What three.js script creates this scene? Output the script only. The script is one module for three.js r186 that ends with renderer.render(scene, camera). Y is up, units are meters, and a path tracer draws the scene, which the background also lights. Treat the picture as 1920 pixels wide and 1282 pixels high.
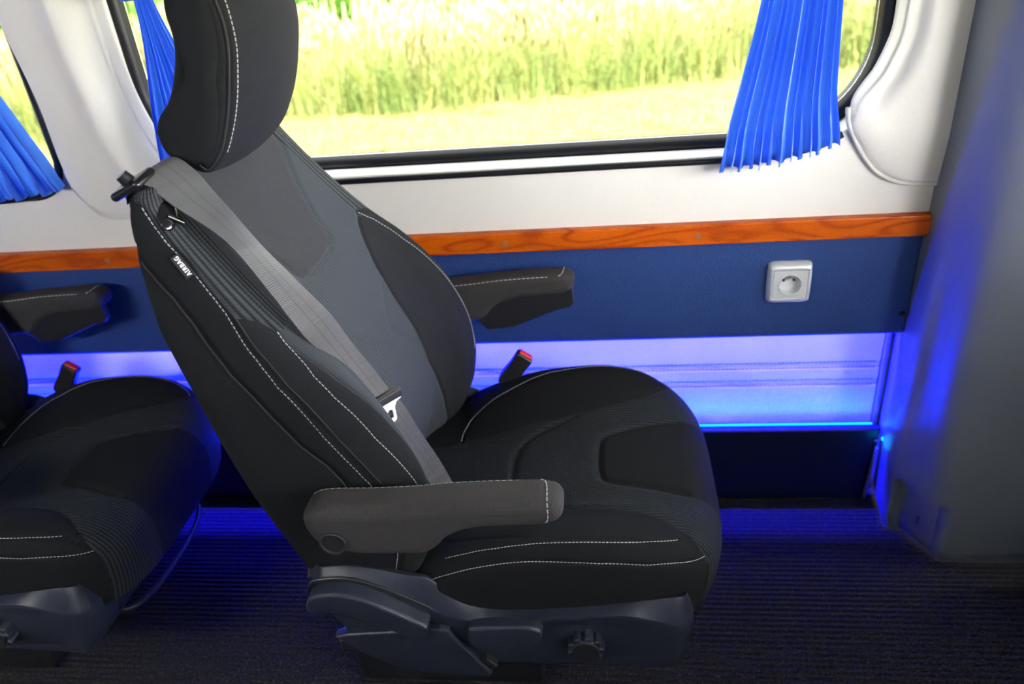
import * as THREE from 'three';
import { mergeGeometries } from 'three/addons/utils/BufferGeometryUtils.js';
import { RoundedBoxGeometry } from 'three/addons/geometries/RoundedBoxGeometry.js';
import { RectAreaLightUniformsLib } from 'three/addons/lights/RectAreaLightUniformsLib.js';
import { ImprovedNoise } from 'three/addons/math/ImprovedNoise.js';

// ================= camera, sky, sun, exposure =================
const scene = new THREE.Scene();
const camera = new THREE.PerspectiveCamera(2 * Math.atan(641 / 1450) * 180 / Math.PI, 1920 / 1282, 0.02, 200);
camera.position.set(0, 1.2233, 1.3923);
camera.up.set(.0258, .8662, -.4990);
camera.lookAt(-.1248, 1.2233 - .4929, 1.3923 - .8611);
camera.focus = 1.12; camera.userData.fStop = 3.4;
const renderer = new THREE.WebGLRenderer({ antialias: true });
renderer.toneMapping = THREE.LinearToneMapping;
renderer.toneMappingExposure = 1.06;
renderer.shadowMap.enabled = true;
RectAreaLightUniformsLib.init();
scene.background = new THREE.Color().setRGB(44, 44.3, 45);      // bright thin overcast
const sun = new THREE.DirectionalLight(new THREE.Color().setRGB(1, .94, .82), 420);
sun.position.set(0, 12, -3); sun.target.position.set(0, 0, -8); sun.castShadow = true; sun.shadow.radius = 3;
Object.assign(sun.shadow.camera, { left: -16, right: 16, top: 16, bottom: -16, near: .5, far: 60 });
scene.add(sun, sun.target);

// ---------- curve helpers ----------
const clamp = (x, a, b) => Math.min(b, Math.max(a, x));
const mix = (a, b, t) => a + (b - a) * t;
const sstep = (a, b, x) => { const t = clamp((x - a) / (b - a), 0, 1); return t * t * (3 - 2 * t); };
function table(xs, ys) {                                  // smooth monotone interpolation through a small table
  const n = xs.length, d = [], m = [];
  for (let i = 0; i < n - 1; i++) d.push((ys[i + 1] - ys[i]) / (xs[i + 1] - xs[i]));
  for (let i = 0; i < n; i++) m.push(i === 0 ? d[0] : i === n - 1 ? d[n - 2] : d[i - 1] * d[i] <= 0 ? 0 : 2 * d[i - 1] * d[i] / (d[i - 1] + d[i]));
  return (x) => {
    if (x <= xs[0]) return ys[0] + m[0] * (x - xs[0]);
    if (x >= xs[n - 1]) return ys[n - 1] + m[n - 1] * (x - xs[n - 1]);
    let i = 0; while (x > xs[i + 1]) i++;
    const h = xs[i + 1] - xs[i], t = (x - xs[i]) / h, t2 = t * t, t3 = t2 * t;
    return ys[i] * (2 * t3 - 3 * t2 + 1) + m[i] * h * (t3 - 2 * t2 + t) + ys[i + 1] * (3 * t2 - 2 * t3) + m[i + 1] * h * (t3 - t2);
  };
}
function loopPoint(P, t) {                                // closed Catmull-Rom through P, t in [0, 1)
  const n = P.length, f = (((t % 1) + 1) % 1) * n, i = Math.floor(f), s = f - i;
  const a = P[(i + n - 1) % n], b = P[i % n], c = P[(i + 1) % n], d = P[(i + 2) % n], s2 = s * s, s3 = s2 * s;
  const g = (k) => 0.5 * (2 * b[k] + (c[k] - a[k]) * s + (2 * a[k] - 5 * b[k] + 4 * c[k] - d[k]) * s2 + (3 * b[k] - a[k] - 3 * c[k] + d[k]) * s3);
  return [g(0), g(1)];
}
// ---------- seat surfaces, in metres, seat centre line at z = 0, floor at y = 0, x forward ----------
const bkRear = table([.33, .38, .46, .53, .61, .68, .75, .80, .86, .92, .96], [-.462, -.478, -.50, -.522, -.541, -.554, -.570, -.579, -.581, -.577, -.565]);
const bkApex = table([.33, .38, .44, .50, .54, .58, .64, .69, .735, .777, .82, .865, .905, .94, .97], [-.315, -.285, -.262, -.255, -.258, -.267, -.292, -.324, -.363, -.409, -.446, -.480, -.508, -.530, -.542]);
const bkHollow = table([.33, .45, .6, .70, .78, .86, .95], [.060, .066, .064, .045, .018, .006, .002]);
const bkHalf = table([.33, .40, .5, .65, .75, .85, .93], [.232, .243, .252, .252, .243, .226, .212]);
// u in [-1, 1]: 0 front centre, +-1 rear centre, positive towards the aisle; v in [0, 1] bottom to top
function backrest(u, v) {
  let y, inset = 0, cap = 1;
  const yT = .965, r = .022, yS = yT - r;
  if (v < .84) y = mix(.33, yS, v / .84);
  else if (v < .93) { const a = (v - .84) / .09 * Math.PI / 2; y = yS + r * Math.sin(a); inset = r * (1 - Math.cos(a)); }
  else { y = yT + .004 * (1 - (1 - v) / .07); inset = r; cap = Math.max((1 - v) / .07, .0001); }
  const yy = Math.min(y, yS), w = bkHalf(yy) - inset * 1.4, xr0 = bkRear(yy), xa0 = bkApex(yy), hol = bkHollow(yy);
  const xr = xr0 + inset * .9, xa = xa0 - inset * .9, xc = xa - hol, T = xa - xr;
  const half = [[0, xc], [.25, xc + .02 * hol], [.47, xc + .10 * hol], [.66, xc + .42 * hol], [.805, xc + .84 * hol], [.915, xa], [.985, xa - .17 * T], [1.005, xa - .52 * T], [.985, xr + .15 * T], [.90, xr + .02 * T], [.70, xr - .002], [.35, xr - .008], [0, xr - .010]];
  const P = half.concat(half.slice(1, -1).reverse().map(([a, b]) => [-a, b]));
  let [z, x] = loopPoint(P, u < 0 ? 1 + u / 2 : u / 2);
  z *= w;
  if (cap < 1) { const xm = (xa + xr) / 2; x = mix(xm, x, cap); z *= mix(.8, 1, cap); }
  return [x, y, z];
}
// u around the side profile in [0, 1), v in [-1, 1] across
const hrBack = [[-.452, 1.200], [-.482, 1.190], [-.499, 1.160], [-.500, 1.125], [-.505, 1.098], [-.516, 1.070], [-.530, 1.045], [-.549, 1.025], [-.558, 1.003], [-.553, .981], [-.533, .966]];
const hrFront = [[-.507, .956], [-.483, .974], [-.465, 1.006], [-.450, 1.042], [-.440, 1.076], [-.434, 1.105], [-.433, 1.135], [-.436, 1.165], [-.440, 1.190]];
function headrest(u, v) {
  const P = hrBack.concat(hrFront), W = .122, a = Math.abs(v), sg = Math.sign(v) || 1;
  let [x, y] = loopPoint(P, u);
  const cx = -.482, cy = 1.075, r = .016;
  let z, k = 0;
  if (a < .7) z = a / .7 * (W - r);
  else if (a < .82) { const t = (a - .7) / .12 * Math.PI / 2; z = W - r + r * Math.sin(t); k = r * (1 - Math.cos(t)); }
  else { z = W + .006 * Math.sin((a - .82) / .18 * Math.PI / 2); k = r; }
  const f = 1 - Math.pow(Math.min(z / W, 1), 2.2);
  // the cushion bulges forward and down between its two side panels
  const n = P.length, fi = u * n, fw = clamp(Math.min(fi - 10.5, n + .5 - fi) / 3, 0, 1), s = fw * fw * (3 - 2 * fw);
  x += .027 * f * s; y -= .012 * f * sstep(1.02, .95, y);
  if (fi < 8 && fi > 1.5) x -= .012 * f;
  const d = Math.hypot(x - cx, y - cy) || 1, m = 1 - k / Math.max(d, .03);
  x = cx + (x - cx) * m; y = cy + (y - cy) * m;
  if (a >= .82) { const c = Math.max(Math.sqrt(Math.max(0, (1 - a) / .18)), .001); x = cx + (x - cx) * c; y = cy + (y - cy) * c; }
  return [x, y, sg * z];
}
const cuMid = table([-.40, -.30, -.20, -.10, 0, .06, .12, .18], [.325, .338, .362, .385, .402, .406, .402, .388]);
const cuRidge = table([-.40, -.30, -.245, -.19, -.106, -.024, .036, .095, .147, .19], [.33, .36, .389, .412, .433, .439, .434, .417, .395, .37]);
function cuTop(x, z) { const s = Math.abs(z); return mix(cuMid(x), cuRidge(x), sstep(.085, .222, s)) - .008 * sstep(.222, .258, s); }
// u in [0, 1) round the plan outline from the front, v in [0, 1] from the middle to the bottom of the side wall
function cushion(u, v) {
  const th = u * 2 * Math.PI, c = Math.cos(th), s = Math.sin(th), n = c > 0 ? 3.9 : 7;
  const A = c > 0 ? .270 : .30, B = .258, k = Math.pow(Math.pow(Math.abs(c) / A, n) + Math.pow(Math.abs(s) / B, n), -1 / n);
  const r = mix(.036, .060, sstep(.3, .9, c)), x0 = -.10;
  const at = (q) => [x0 + c * q, s * q];
  if (v < .72) { const q = (k - r) * v / .72, [x, z] = at(q); return [x, cuTop(x, z), z]; }
  const [xi, zi] = at(k - r), yi = cuTop(xi, zi);
  if (v < .86) { const a = (v - .72) / .14 * Math.PI / 2, [x, z] = at(k - r + r * Math.sin(a)), slope = (cuTop(...at(k - r)) - cuTop(...at(k - r - .01))) / .01; return [x, yi - r * (1 - Math.cos(a)) + slope * r * Math.sin(a) * (1 - Math.sin(a) * .5) * .6, z]; }
  const t = (v - .86) / .14, [x, z] = at(k - .012 * t * t), slope = (cuTop(...at(k - r)) - cuTop(...at(k - r - .01))) / .01, y1 = yi - r + slope * r * .3;
  return [x, mix(y1, .265, t), z];
}
// ================= small tools =================
function rng(seed) { let a = seed >>> 0; return () => { a = (a + 0x6D2B79F5) >>> 0; let t = a; t = Math.imul(t ^ (t >>> 15), t | 1); t ^= t + Math.imul(t ^ (t >>> 7), t | 61); return ((t ^ (t >>> 14)) >>> 0) / 4294967296; }; }
const noise = new ImprovedNoise();
const taken = new Map();
function numbered(n) { const k = taken.get(n) || 0; taken.set(n, k + 1); return k ? n + '_' + String(k).padStart(3, '0') : n; }
function shadows(o) { o.traverse((m) => { if (m.isMesh) { m.castShadow = true; m.receiveShadow = true; } }); return o; }
function top(o, name, label, category, extra) { o.name = numbered(name); scene.add(o); o.userData = { ...(label ? { label } : {}), ...(category ? { category } : {}), ...extra }; return o; }
function part(parent, name, geometry, material, label) { const m = new THREE.Mesh(geometry, material); m.name = name; if (label) m.userData.label = label; m.castShadow = m.receiveShadow = true; parent.add(m); return m; }
function box(w, h, d, x, y, z, r = 0, seg = 2) { const g = r ? new RoundedBoxGeometry(w, h, d, seg, r) : new THREE.BoxGeometry(w, h, d); g.translate(x, y, z); return g; }
function geo(g) { g = g.index ? g.toNonIndexed() : g; for (const k of Object.keys(g.attributes)) if (!['position', 'normal', 'uv'].includes(k)) g.deleteAttribute(k); return g; }
const merge = (list) => mergeGeometries(list.map(geo));
function metreUV(g, f) { const p = g.attributes.position, uv = new Float32Array(p.count * 2); for (let i = 0; i < p.count; i++) { const [a, b] = f(p.getX(i), p.getY(i), p.getZ(i)); uv[2 * i] = a; uv[2 * i + 1] = b; } g.setAttribute('uv', new THREE.BufferAttribute(uv, 2)); return g; }
function extrude(pts, depth, bevel = 0, seg = 2, curve = 8) { const s = Array.isArray(pts) ? new THREE.Shape(pts.map(([a, b]) => new THREE.Vector2(a, b))) : pts; return new THREE.ExtrudeGeometry(s, { depth: depth - 2 * bevel, bevelEnabled: bevel > 0, bevelThickness: bevel, bevelSize: bevel, bevelOffset: -bevel, bevelSegments: seg, curveSegments: curve }).translate(0, 0, bevel); }
function smoothPts(P, n = 60, closed = true) { return new THREE.CatmullRomCurve3(P.map(([x, y]) => new THREE.Vector3(x, y, 0)), closed, 'centripetal').getPoints(n).slice(0, closed ? n : n + 1).map((v) => [v.x, v.y]); }
function tube(P, r, n = 40, rs = 8, closed = false) { return new THREE.TubeGeometry(new THREE.CatmullRomCurve3(P.map((p) => new THREE.Vector3(...p)), closed, 'centripetal'), n, r, rs, closed); }
// free-form patch: a parametric surface cut exactly along signed functions of (u, v), with relief(p, u, v) along the normal
function patch(fn, { u0 = 0, u1 = 1, v0 = 0, v1 = 1, nu, nv, clips = [], relief = null, uv = null, flip = false }) {
  const S = (u, v) => fn(u, v), e = 1e-3, eu = e * (u1 - u0), ev = e * (v1 - v0);
  const nrm = (F, u, v) => {
    const a = F(u - eu, v), b = F(u + eu, v), c = F(u, v - ev), d = F(u, v + ev);
    const x = [b[0] - a[0], b[1] - a[1], b[2] - a[2]], y = [d[0] - c[0], d[1] - c[1], d[2] - c[2]];
    const n = [x[1] * y[2] - x[2] * y[1], x[2] * y[0] - x[0] * y[2], x[0] * y[1] - x[1] * y[0]], l = Math.hypot(...n) || 1, s = flip ? -1 : 1;
    return [s * n[0] / l, s * n[1] / l, s * n[2] / l];
  };
  const D = relief ? (u, v) => { const p = S(u, v), k = relief(p, u, v); if (!k) return p; const n = nrm(S, u, v); return [p[0] + n[0] * k, p[1] + n[1] * k, p[2] + n[2] * k]; } : S;
  const cache = new Map(), P = [], N = [], T = [];
  const vert = ([u, v]) => {
    const key = Math.round(u * 1e6) + ',' + Math.round(v * 1e6); let q = cache.get(key);
    if (!q) { const p = D(u, v); q = [p, nrm(D, u, v), uv ? uv(p, u, v) : [u, v]]; cache.set(key, q); }
    P.push(...q[0]); N.push(...q[1]); T.push(...q[2]);
  };
  const cut = (poly, f) => {
    const out = [], val = poly.map(([u, v]) => f(u, v));
    for (let i = 0; i < poly.length; i++) {
      const j = (i + 1) % poly.length, a = poly[i], b = poly[j], fa = val[i], fb = val[j];
      if (fa >= 0) out.push(a);
      if ((fa >= 0) !== (fb >= 0)) { const t = fa / (fa - fb); out.push([a[0] + (b[0] - a[0]) * t, a[1] + (b[1] - a[1]) * t]); }
    }
    return out;
  };
  for (let j = 0; j < nv; j++) for (let i = 0; i < nu; i++) {
    let poly = [[i, j], [i + 1, j], [i + 1, j + 1], [i, j + 1]].map(([a, b]) => [u0 + (u1 - u0) * a / nu, v0 + (v1 - v0) * b / nv]);
    for (const f of clips) { poly = cut(poly, f); if (poly.length < 3) break; }
    for (let k = 1; k + 1 < poly.length; k++) { const t = [poly[0], poly[k], poly[k + 1]]; if (flip) t.reverse(); t.forEach(vert); }
  }
  const g = new THREE.BufferGeometry();
  g.setAttribute('position', new THREE.Float32BufferAttribute(P, 3)); g.setAttribute('normal', new THREE.Float32BufferAttribute(N, 3)); g.setAttribute('uv', new THREE.Float32BufferAttribute(T, 2));
  return g;
}
function frameOn(fn, u, v, sgn = 1) {                     // point and outward normal of a surface
  const e = 2e-3, a = new THREE.Vector3(...fn(u - e, v)), b = new THREE.Vector3(...fn(u + e, v)), c = new THREE.Vector3(...fn(u, v - e)), d = new THREE.Vector3(...fn(u, v + e));
  return [new THREE.Vector3(...fn(u, v)), b.sub(a).cross(d.sub(c)).normalize().multiplyScalar(sgn)];
}
function resample(pts, step) {                            // points of a 3-D polyline at even steps, with tangents
  const c = new THREE.CatmullRomCurve3(pts, false, 'centripetal'), L = c.getLength(), n = Math.max(2, Math.round(L / step)); c.arcLengthDivisions = n * 4;
  return Array.from({ length: n }, (_, i) => [c.getPointAt((i + .5) / n), c.getTangentAt((i + .5) / n)]);
}
const stitchBox = new THREE.BoxGeometry(1, 1, 1);
function stitchesAlong(frames, step, len, wide, lift = .0006) { // frames: [point, normal]; one little thread bar per stitch
  const pts = frames.map((f) => f[0]), rs = resample(pts, step), out = [];
  for (const [p, t] of rs) {
    let k = 0, bd = 1e9; for (let i = 0; i < frames.length; i++) { const d = frames[i][0].distanceToSquared(p); if (d < bd) { bd = d; k = i; } }
    const n = frames[k][1].clone(), s = new THREE.Vector3().crossVectors(t, n).normalize(); n.crossVectors(s, t).normalize();
    const m = new THREE.Matrix4().makeBasis(t.clone().multiplyScalar(len), n.clone().multiplyScalar(wide * .8), s.multiplyScalar(wide)).setPosition(p.clone().addScaledVector(n, lift));
    out.push(stitchBox.clone().applyMatrix4(m));
  }
  return merge(out);
}
function onSurf(fn, uvs, sgn, n = 8) { const out = []; for (let i = 0; i + 1 < uvs.length; i++) for (let k = 0; k < n; k++) { const t = k / n; out.push(frameOn(fn, mix(uvs[i][0], uvs[i + 1][0], t), mix(uvs[i][1], uvs[i + 1][1], t), sgn)); } out.push(frameOn(fn, ...uvs.at(-1), sgn)); return out; }
function grooves(lines, depth, width) {                   // relief that sinks along 3-D polylines
  const cell = width * 3, grid = new Map();
  for (const L of lines) for (let i = 0; i + 1 < L.length; i++) { const a = L[i], b = L[i + 1], d = a.distanceTo(b), n = Math.max(1, Math.ceil(d / (width * .4)));
    for (let k = 0; k < n; k++) { const p = a.clone().lerp(b, k / n), key = [p.x, p.y, p.z].map((q) => Math.floor(q / cell)).join(); if (!grid.has(key)) grid.set(key, []); grid.get(key).push(p); } }
  return ([x, y, z]) => {
    let m = 1e9; const [i, j, k] = [x, y, z].map((q) => Math.floor(q / cell));
    for (let a = -1; a < 2; a++) for (let b = -1; b < 2; b++) for (let c = -1; c < 2; c++) for (const p of grid.get((i + a) + ',' + (j + b) + ',' + (k + c)) || []) { const d = (p.x - x) ** 2 + (p.y - y) ** 2 + (p.z - z) ** 2; if (d < m) m = d; }
    return m > 9 * width * width ? 0 : -depth * Math.exp(-m / (width * width));
  };
}

// ================= procedural materials =================
function tex(w, h, f, { srgb = true, repeat = [1, 1] } = {}) {
  const d = new Uint8Array(w * h * 4);
  for (let y = 0; y < h; y++) for (let x = 0; x < w; x++) { const c = f(x / w, y / h, x, y), i = 4 * (y * w + x); if (Array.isArray(c)) { d[i] = clamp(c[0], 0, 1) * 255; d[i + 1] = clamp(c[1], 0, 1) * 255; d[i + 2] = clamp(c[2], 0, 1) * 255; } else d[i] = d[i + 1] = d[i + 2] = clamp(c, 0, 1) * 255; d[i + 3] = 255; }
  const t = new THREE.DataTexture(d, w, h); t.wrapS = t.wrapT = THREE.RepeatWrapping; t.magFilter = THREE.LinearFilter; t.minFilter = THREE.LinearMipmapLinearFilter; t.generateMipmaps = true;
  if (srgb) t.colorSpace = THREE.SRGBColorSpace; t.repeat.set(...repeat); t.needsUpdate = true; return t;
}
function tileNoise(x, y, per, z = 0) {                    // noise that repeats after per units
  const fx = x / per, fy = y / per, n = (a, b) => noise.noise(a, b, z);
  return mix(mix(n(x, y), n(x - per, y), fx), mix(n(x, y - per), n(x - per, y - per), fx), fy);
}
const R1 = rng(11), grainRows = Array.from({ length: 512 * 512 }, () => R1());
const speck = (x, y) => grainRows[((y & 511) << 9) | (x & 511)];
const std = (o) => new THREE.MeshStandardMaterial(o);
const lin = (r, g, b) => new THREE.Color().setRGB(r, g, b);
// plain woven upholstery: fine speckle; uv in metres
const weaveBump = tex(256, 256, (u, v, x, y) => .5 + .28 * Math.sin(u * Math.PI * 64) * Math.sin(v * Math.PI * 64) + .35 * (speck(x, y) - .5), { srgb: false, repeat: [1 / .05, 1 / .05] });
const weaveTint = tex(256, 256, (u, v, x, y) => .66 + .34 * speck(x * 3 + 1, y) + .08 * tileNoise(u * 8, v * 8, 8, 3), { srgb: false, repeat: [1 / .13, 1 / .13] });
const cloth = (c, o = {}) => new THREE.MeshPhysicalMaterial({ color: c, roughness: .92, bumpMap: weaveBump, bumpScale: .00035, map: weaveTint, sheen: .5, sheenRoughness: .5, sheenColor: lin(.022, .024, .029), specularIntensity: .3, ...o });
const black = cloth(lin(.0092, .0099, .0120));  // seat cloth with the shade on side panels and cushion put into its colour
const blackLit = cloth(lin(.0138, .0146, .0172));  // the same cloth, lighter: light on headrest front and bolsters is in the colour
const insertCloth = cloth(lin(.034, .0355, .040));
// ribbed and knitted fabrics
const ribBump = tex(64, 64, (u, v) => .12 + .8 * Math.pow(.5 + .5 * Math.cos(u * 2 * Math.PI), .7) * (.78 + .22 * Math.cos(v * 2 * Math.PI)), { srgb: false });
const ribTint = tex(64, 64, (u, v, x, y) => { const k = .14 + .86 * Math.pow(.5 + .5 * Math.cos(u * 2 * Math.PI), .8) * (.86 + .14 * Math.cos(v * 2 * Math.PI)); return [k * .93, k * .985, k]; }, { srgb: false });
const knitTint = tex(64, 64, (u, v) => { const k = .52 + .48 * Math.pow(.5 + .5 * Math.cos(u * 2 * Math.PI), .8) * (.6 + .4 * Math.cos(v * 2 * Math.PI)); return [k * .94, k * .985, k]; }, { srgb: false });
function ribbed(pu, pv, depth, c, tint = ribTint) { const b = ribBump.clone(), m = tint.clone(); for (const t of [b, m]) { t.repeat.set(1 / pu, 1 / pv); t.needsUpdate = true; } return new THREE.MeshPhysicalMaterial({ color: c, map: m, bumpMap: b, bumpScale: depth, roughness: .85, sheen: .5, sheenRoughness: .45, sheenColor: lin(.05, .055, .065), specularIntensity: .4 }); }
const ribShoulder = ribbed(.0100, .0042, .0013, lin(.048, .052, .059));
const knit = ribbed(.0036, .0030, .0005, lin(.047, .0525, .061), knitTint);
const ribSeat = ribbed(.0056, .0040, .0011, lin(.026, .030, .036));
// speckled grey-brown armrest cloth
const armTint = tex(256, 256, (u, v, x, y) => { const k = .50 + .34 * speck(x, y * 5 + 3) + .2 * (.5 + .5 * Math.sin((x + y) * 1.57)); return [k, k * .985, k * .99]; }, { srgb: false, repeat: [1 / .15, 1 / .15] });
const armCloth = new THREE.MeshPhysicalMaterial({ color: lin(.046, .044, .045), map: armTint, bumpMap: weaveBump, bumpScale: .0003, roughness: .9, sheen: .5, sheenRoughness: .5, sheenColor: lin(.06, .058, .06), specularIntensity: .3 });
const thread = std({ color: lin(.40, .40, .40), roughness: .7 });
const darkThread = std({ color: lin(.012, .012, .013), roughness: .8 });
const paleThread = std({ color: lin(.42, .42, .40), roughness: .7 });
// grained plastics
const pebble = tex(256, 256, (u, v, x, y) => .5 + .5 * tileNoise(u * 60, v * 60, 60, 1) + .25 * (speck(x, y) - .5), { srgb: false, repeat: [1 / .06, 1 / .06] });
const plastic = std({ color: lin(.016, .020, .033), roughness: .40, bumpMap: pebble, bumpScale: .0004 });
const plasticDark = std({ color: lin(.012, .0125, .015), roughness: .42, bumpMap: pebble, bumpScale: .0002 });
const gloss = std({ color: lin(.008, .008, .010), roughness: .12 });
const rubber = new THREE.MeshPhysicalMaterial({ color: lin(.006, .0065, .008), roughness: .42, specularIntensity: .55 });
const steel = std({ color: lin(.72, .76, .78), metalness: .35, roughness: .3 });
const darkSteel = std({ color: lin(.02, .02, .023), metalness: .2, roughness: .5 });
const redPlastic = std({ color: lin(.62, .022, .020), roughness: .35 });
// vinyl: leather-like grain
const hide = tex(512, 512, (u, v, x, y) => .55 + .55 * tileNoise(u * 90 + 7, v * 44, 90, 5) + .22 * tileNoise(u * 34, v * 20, 34, 8) + .1 * (speck(x, y) - .5), { srgb: false, repeat: [1 / .16, 1 / .16] });
const vinyl = (c, r, b = .0005, o = {}) => new THREE.MeshPhysicalMaterial({ color: c, roughness: r, bumpMap: hide, bumpScale: b, specularIntensity: .6, ...o });
const whiteVinyl = vinyl(lin(.63, .612, .572), .55, .00022), quiltVinyl = vinyl(lin(.80, .79, .77), .5, .00022);
const navyVinyl = vinyl(lin(.019, .047, .165), .45, .0013);
const kickVinyl = vinyl(lin(.0055, .0085, .030), .45, .0006);
const whiteTrim = std({ color: lin(.78, .77, .745), roughness: .5 });
// varnished wood: long streaky grain along u
const woodMap = tex(2048, 128, (u, v, x, y) => {
  const w = tileNoise(u * 7, v * 1.2, 7, 2), f = tileNoise(u * 190, v * 26, 190, 6), g = tileNoise(u * 60, v * 40, 60, 4), c = tileNoise(u * 5 + 2, v * .8, 5, 15);
  const band = .5 + .5 * Math.sin((v * 1.6 + w * 2.6 + .10 * g) * 6.283), dark = .22 * Math.pow(band, 4) * (.6 + .8 * Math.max(0, c)) + .16 * Math.max(0, f) + .10 * Math.max(0, g);
  const k = 1 - dark, t = clamp(.5 + .9 * c, 0, 1);
  return [k * mix(.66, .77, t), k * k * mix(.29, .36, t), k * k * mix(.0, .02, t)];
}, { repeat: [1 / 1.3, 1 / .055] });
const wood = new THREE.MeshPhysicalMaterial({ map: woodMap, roughness: .45, clearcoat: .2, clearcoatRoughness: .2, specularIntensity: .4 });
const plug = std({ color: lin(.30, .105, .045), roughness: .4 });
// ribbed needle-felt carpet; uv in metres
const feltTint = tex(1024, 1024, (u, v, x, y) => {
  const a = speck(x, y), b = tileNoise(u * 110, v * 190, 110, 2), c = tileNoise(u * 230, v * 330, 230, 7);
  const k = clamp(.03 + .10 * a * a + .42 * Math.max(0, b) + 1.7 * Math.max(0, c - .1) * a, 0, 1); return [k, k, k * 1.04];
}, { srgb: false, repeat: [1 / .62, 1 / .62] });
const feltBump = tex(512, 512, (u, v, x, y) => .5 + .5 * tileNoise(u * 120, v * 150, 120, 3) + .4 * (speck(x, y) - .5), { srgb: false, repeat: [1 / .31, 1 / .31] });
const carpet = std({ color: lin(.075, .075, .085), map: feltTint, bumpMap: feltBump, bumpScale: .0025, roughness: 1 });
const pillarGrey = std({ color: lin(.105, .120, .148), roughness: .48, bumpMap: pebble, bumpScale: .0003 });
const silver = std({ color: lin(.62, .64, .65), roughness: .34, metalness: .25 });
const silverDish = std({ color: lin(.55, .58, .59), roughness: .4 });
// webbing: fine cross ribs
const webBump = tex(32, 32, (u, v) => .5 + .5 * Math.sin(v * 6.283), { srgb: false, repeat: [1, 1 / .0021] });
const webTint = tex(64, 64, (u, v) => { const e = Math.abs(u - .5), k = .80 + .2 * Math.sin(v * 6.283) + (Math.abs(e - .13) < .022 ? -.28 : 0) + (e > .46 ? .14 : 0); return k; }, { srgb: false, repeat: [1, 1 / .0021] });
const webbing = new THREE.MeshPhysicalMaterial({ color: lin(.060, .060, .063), map: webTint, bumpMap: webBump, bumpScale: .0004, roughness: .5, sheen: .7, sheenRoughness: .4, sheenColor: lin(.16, .16, .17), side: THREE.DoubleSide });
const curtainCloth = new THREE.MeshPhysicalMaterial({ color: lin(.045, .20, .88), roughness: .85, transmission: .3, thickness: 0, sheen: .4, sheenColor: lin(.08, .16, .4), side: THREE.DoubleSide, bumpMap: weaveBump, bumpScale: .0001 });
const glass = new THREE.MeshPhysicalMaterial({ color: lin(.10, .103, .098), transmission: 1, thickness: 0, roughness: 0, ior: 1.15 });

// ================= the van: floor, walls, ceiling =================
const STRUCT = { kind: 'structure' };
// carpet: long needle-felt ribs running along the van
{
  const z0 = -.07, z1 = 1.62, pitch = .0126, x0 = -2.35, x1 = 1.75, P = [], T = [], rows = [];
  for (let z = z0; z < z1; z += pitch) for (const [dz, y] of [[0, -.0042], [.0022, -.0036], [.0040, -.0008], [.0063, 0], [.0086, -.0008], [.0104, -.0036]]) rows.push([z + dz, y]);
  for (let i = 0; i + 1 < rows.length; i++) { const [za, ya] = rows[i], [zb, yb] = rows[i + 1]; for (const [x, z, y] of [[x0, za, ya], [x0, zb, yb], [x1, zb, yb], [x0, za, ya], [x1, zb, yb], [x1, za, ya]]) { P.push(x, y, z); T.push(x, z); } }
  const g = new THREE.BufferGeometry(); g.setAttribute('position', new THREE.Float32BufferAttribute(P, 3)); g.setAttribute('uv', new THREE.Float32BufferAttribute(T, 2)); g.computeVertexNormals();
  const f = top(new THREE.Group(), 'floor', 'dark ribbed needle-felt carpet on the van floor', 'floor', STRUCT);
  part(f, 'carpet', g, carpet); part(f, 'floor_plate', box(4.1, .05, 1.75, -.3, -.035, .775), plasticDark);
}
const roundRect = (x0, y0, x1, y1, r, path = new THREE.Path()) => { path.moveTo(x0 + r, y0); path.lineTo(x1 - r, y0); path.absarc(x1 - r, y0 + r, r, -Math.PI / 2, 0); path.lineTo(x1, y1 - r); path.absarc(x1 - r, y1 - r, r, 0, Math.PI / 2); path.lineTo(x0 + r, y1); path.absarc(x0 + r, y1 - r, r, Math.PI / 2, Math.PI); path.lineTo(x0, y0 + r); path.absarc(x0 + r, y0 + r, r, Math.PI, Math.PI * 1.5); return path; };
const WIN = [[-.868, .818, .466, 1.30, .16], [-2.10, .812, -1.086, 1.30, .055]];
// outer skin and upper lining with the two window openings
{
  const w = top(new THREE.Group(), 'wall_lining', 'off-white vinyl lined van side wall around the windows', 'wall', STRUCT);
  const lining = new THREE.Shape(); lining.moveTo(-2.35, .645); lining.lineTo(.64, .645); lining.lineTo(.64, 1.44); lining.lineTo(-2.35, 1.44); lining.closePath();
  lining.holes.push(roundRect(-.868 - .019, .818 - .020, .466 + .019, 1.33, .172), roundRect(-2.13, .812 - .028, -1.086 + .030, 1.33, .075));
  part(w, 'upper_lining', metreUV(new THREE.ExtrudeGeometry(lining, { depth: .044, bevelEnabled: true, bevelThickness: .005, bevelSize: .005, bevelOffset: -.005, bevelSegments: 3, curveSegments: 24 }).translate(0, 0, -.049), (x, y, z) => [x, y + z]), whiteVinyl, 'off-white vinyl lining');
  const w2 = top(new THREE.Group(), 'wall_left', 'painted outer van side wall', 'wall', STRUCT);
  const skin = new THREE.Shape(); skin.moveTo(-2.4, -.30); skin.lineTo(1.8, -.30); skin.lineTo(1.8, 1.5); skin.lineTo(-2.4, 1.5); skin.closePath();
  skin.holes.push(roundRect(-.868 - .075, .818 - .014, .466 + .014, 1.314, .172), roundRect(-2.114, .812 - .014, -1.086 + .014, 1.314, .067));
  part(w2, 'outer_skin', new THREE.ExtrudeGeometry(skin, { depth: .030, bevelEnabled: false, curveSegments: 24 }).translate(0, 0, -.135), plasticDark);
  // window reveal: white ledge between lining and rubber
}
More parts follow.
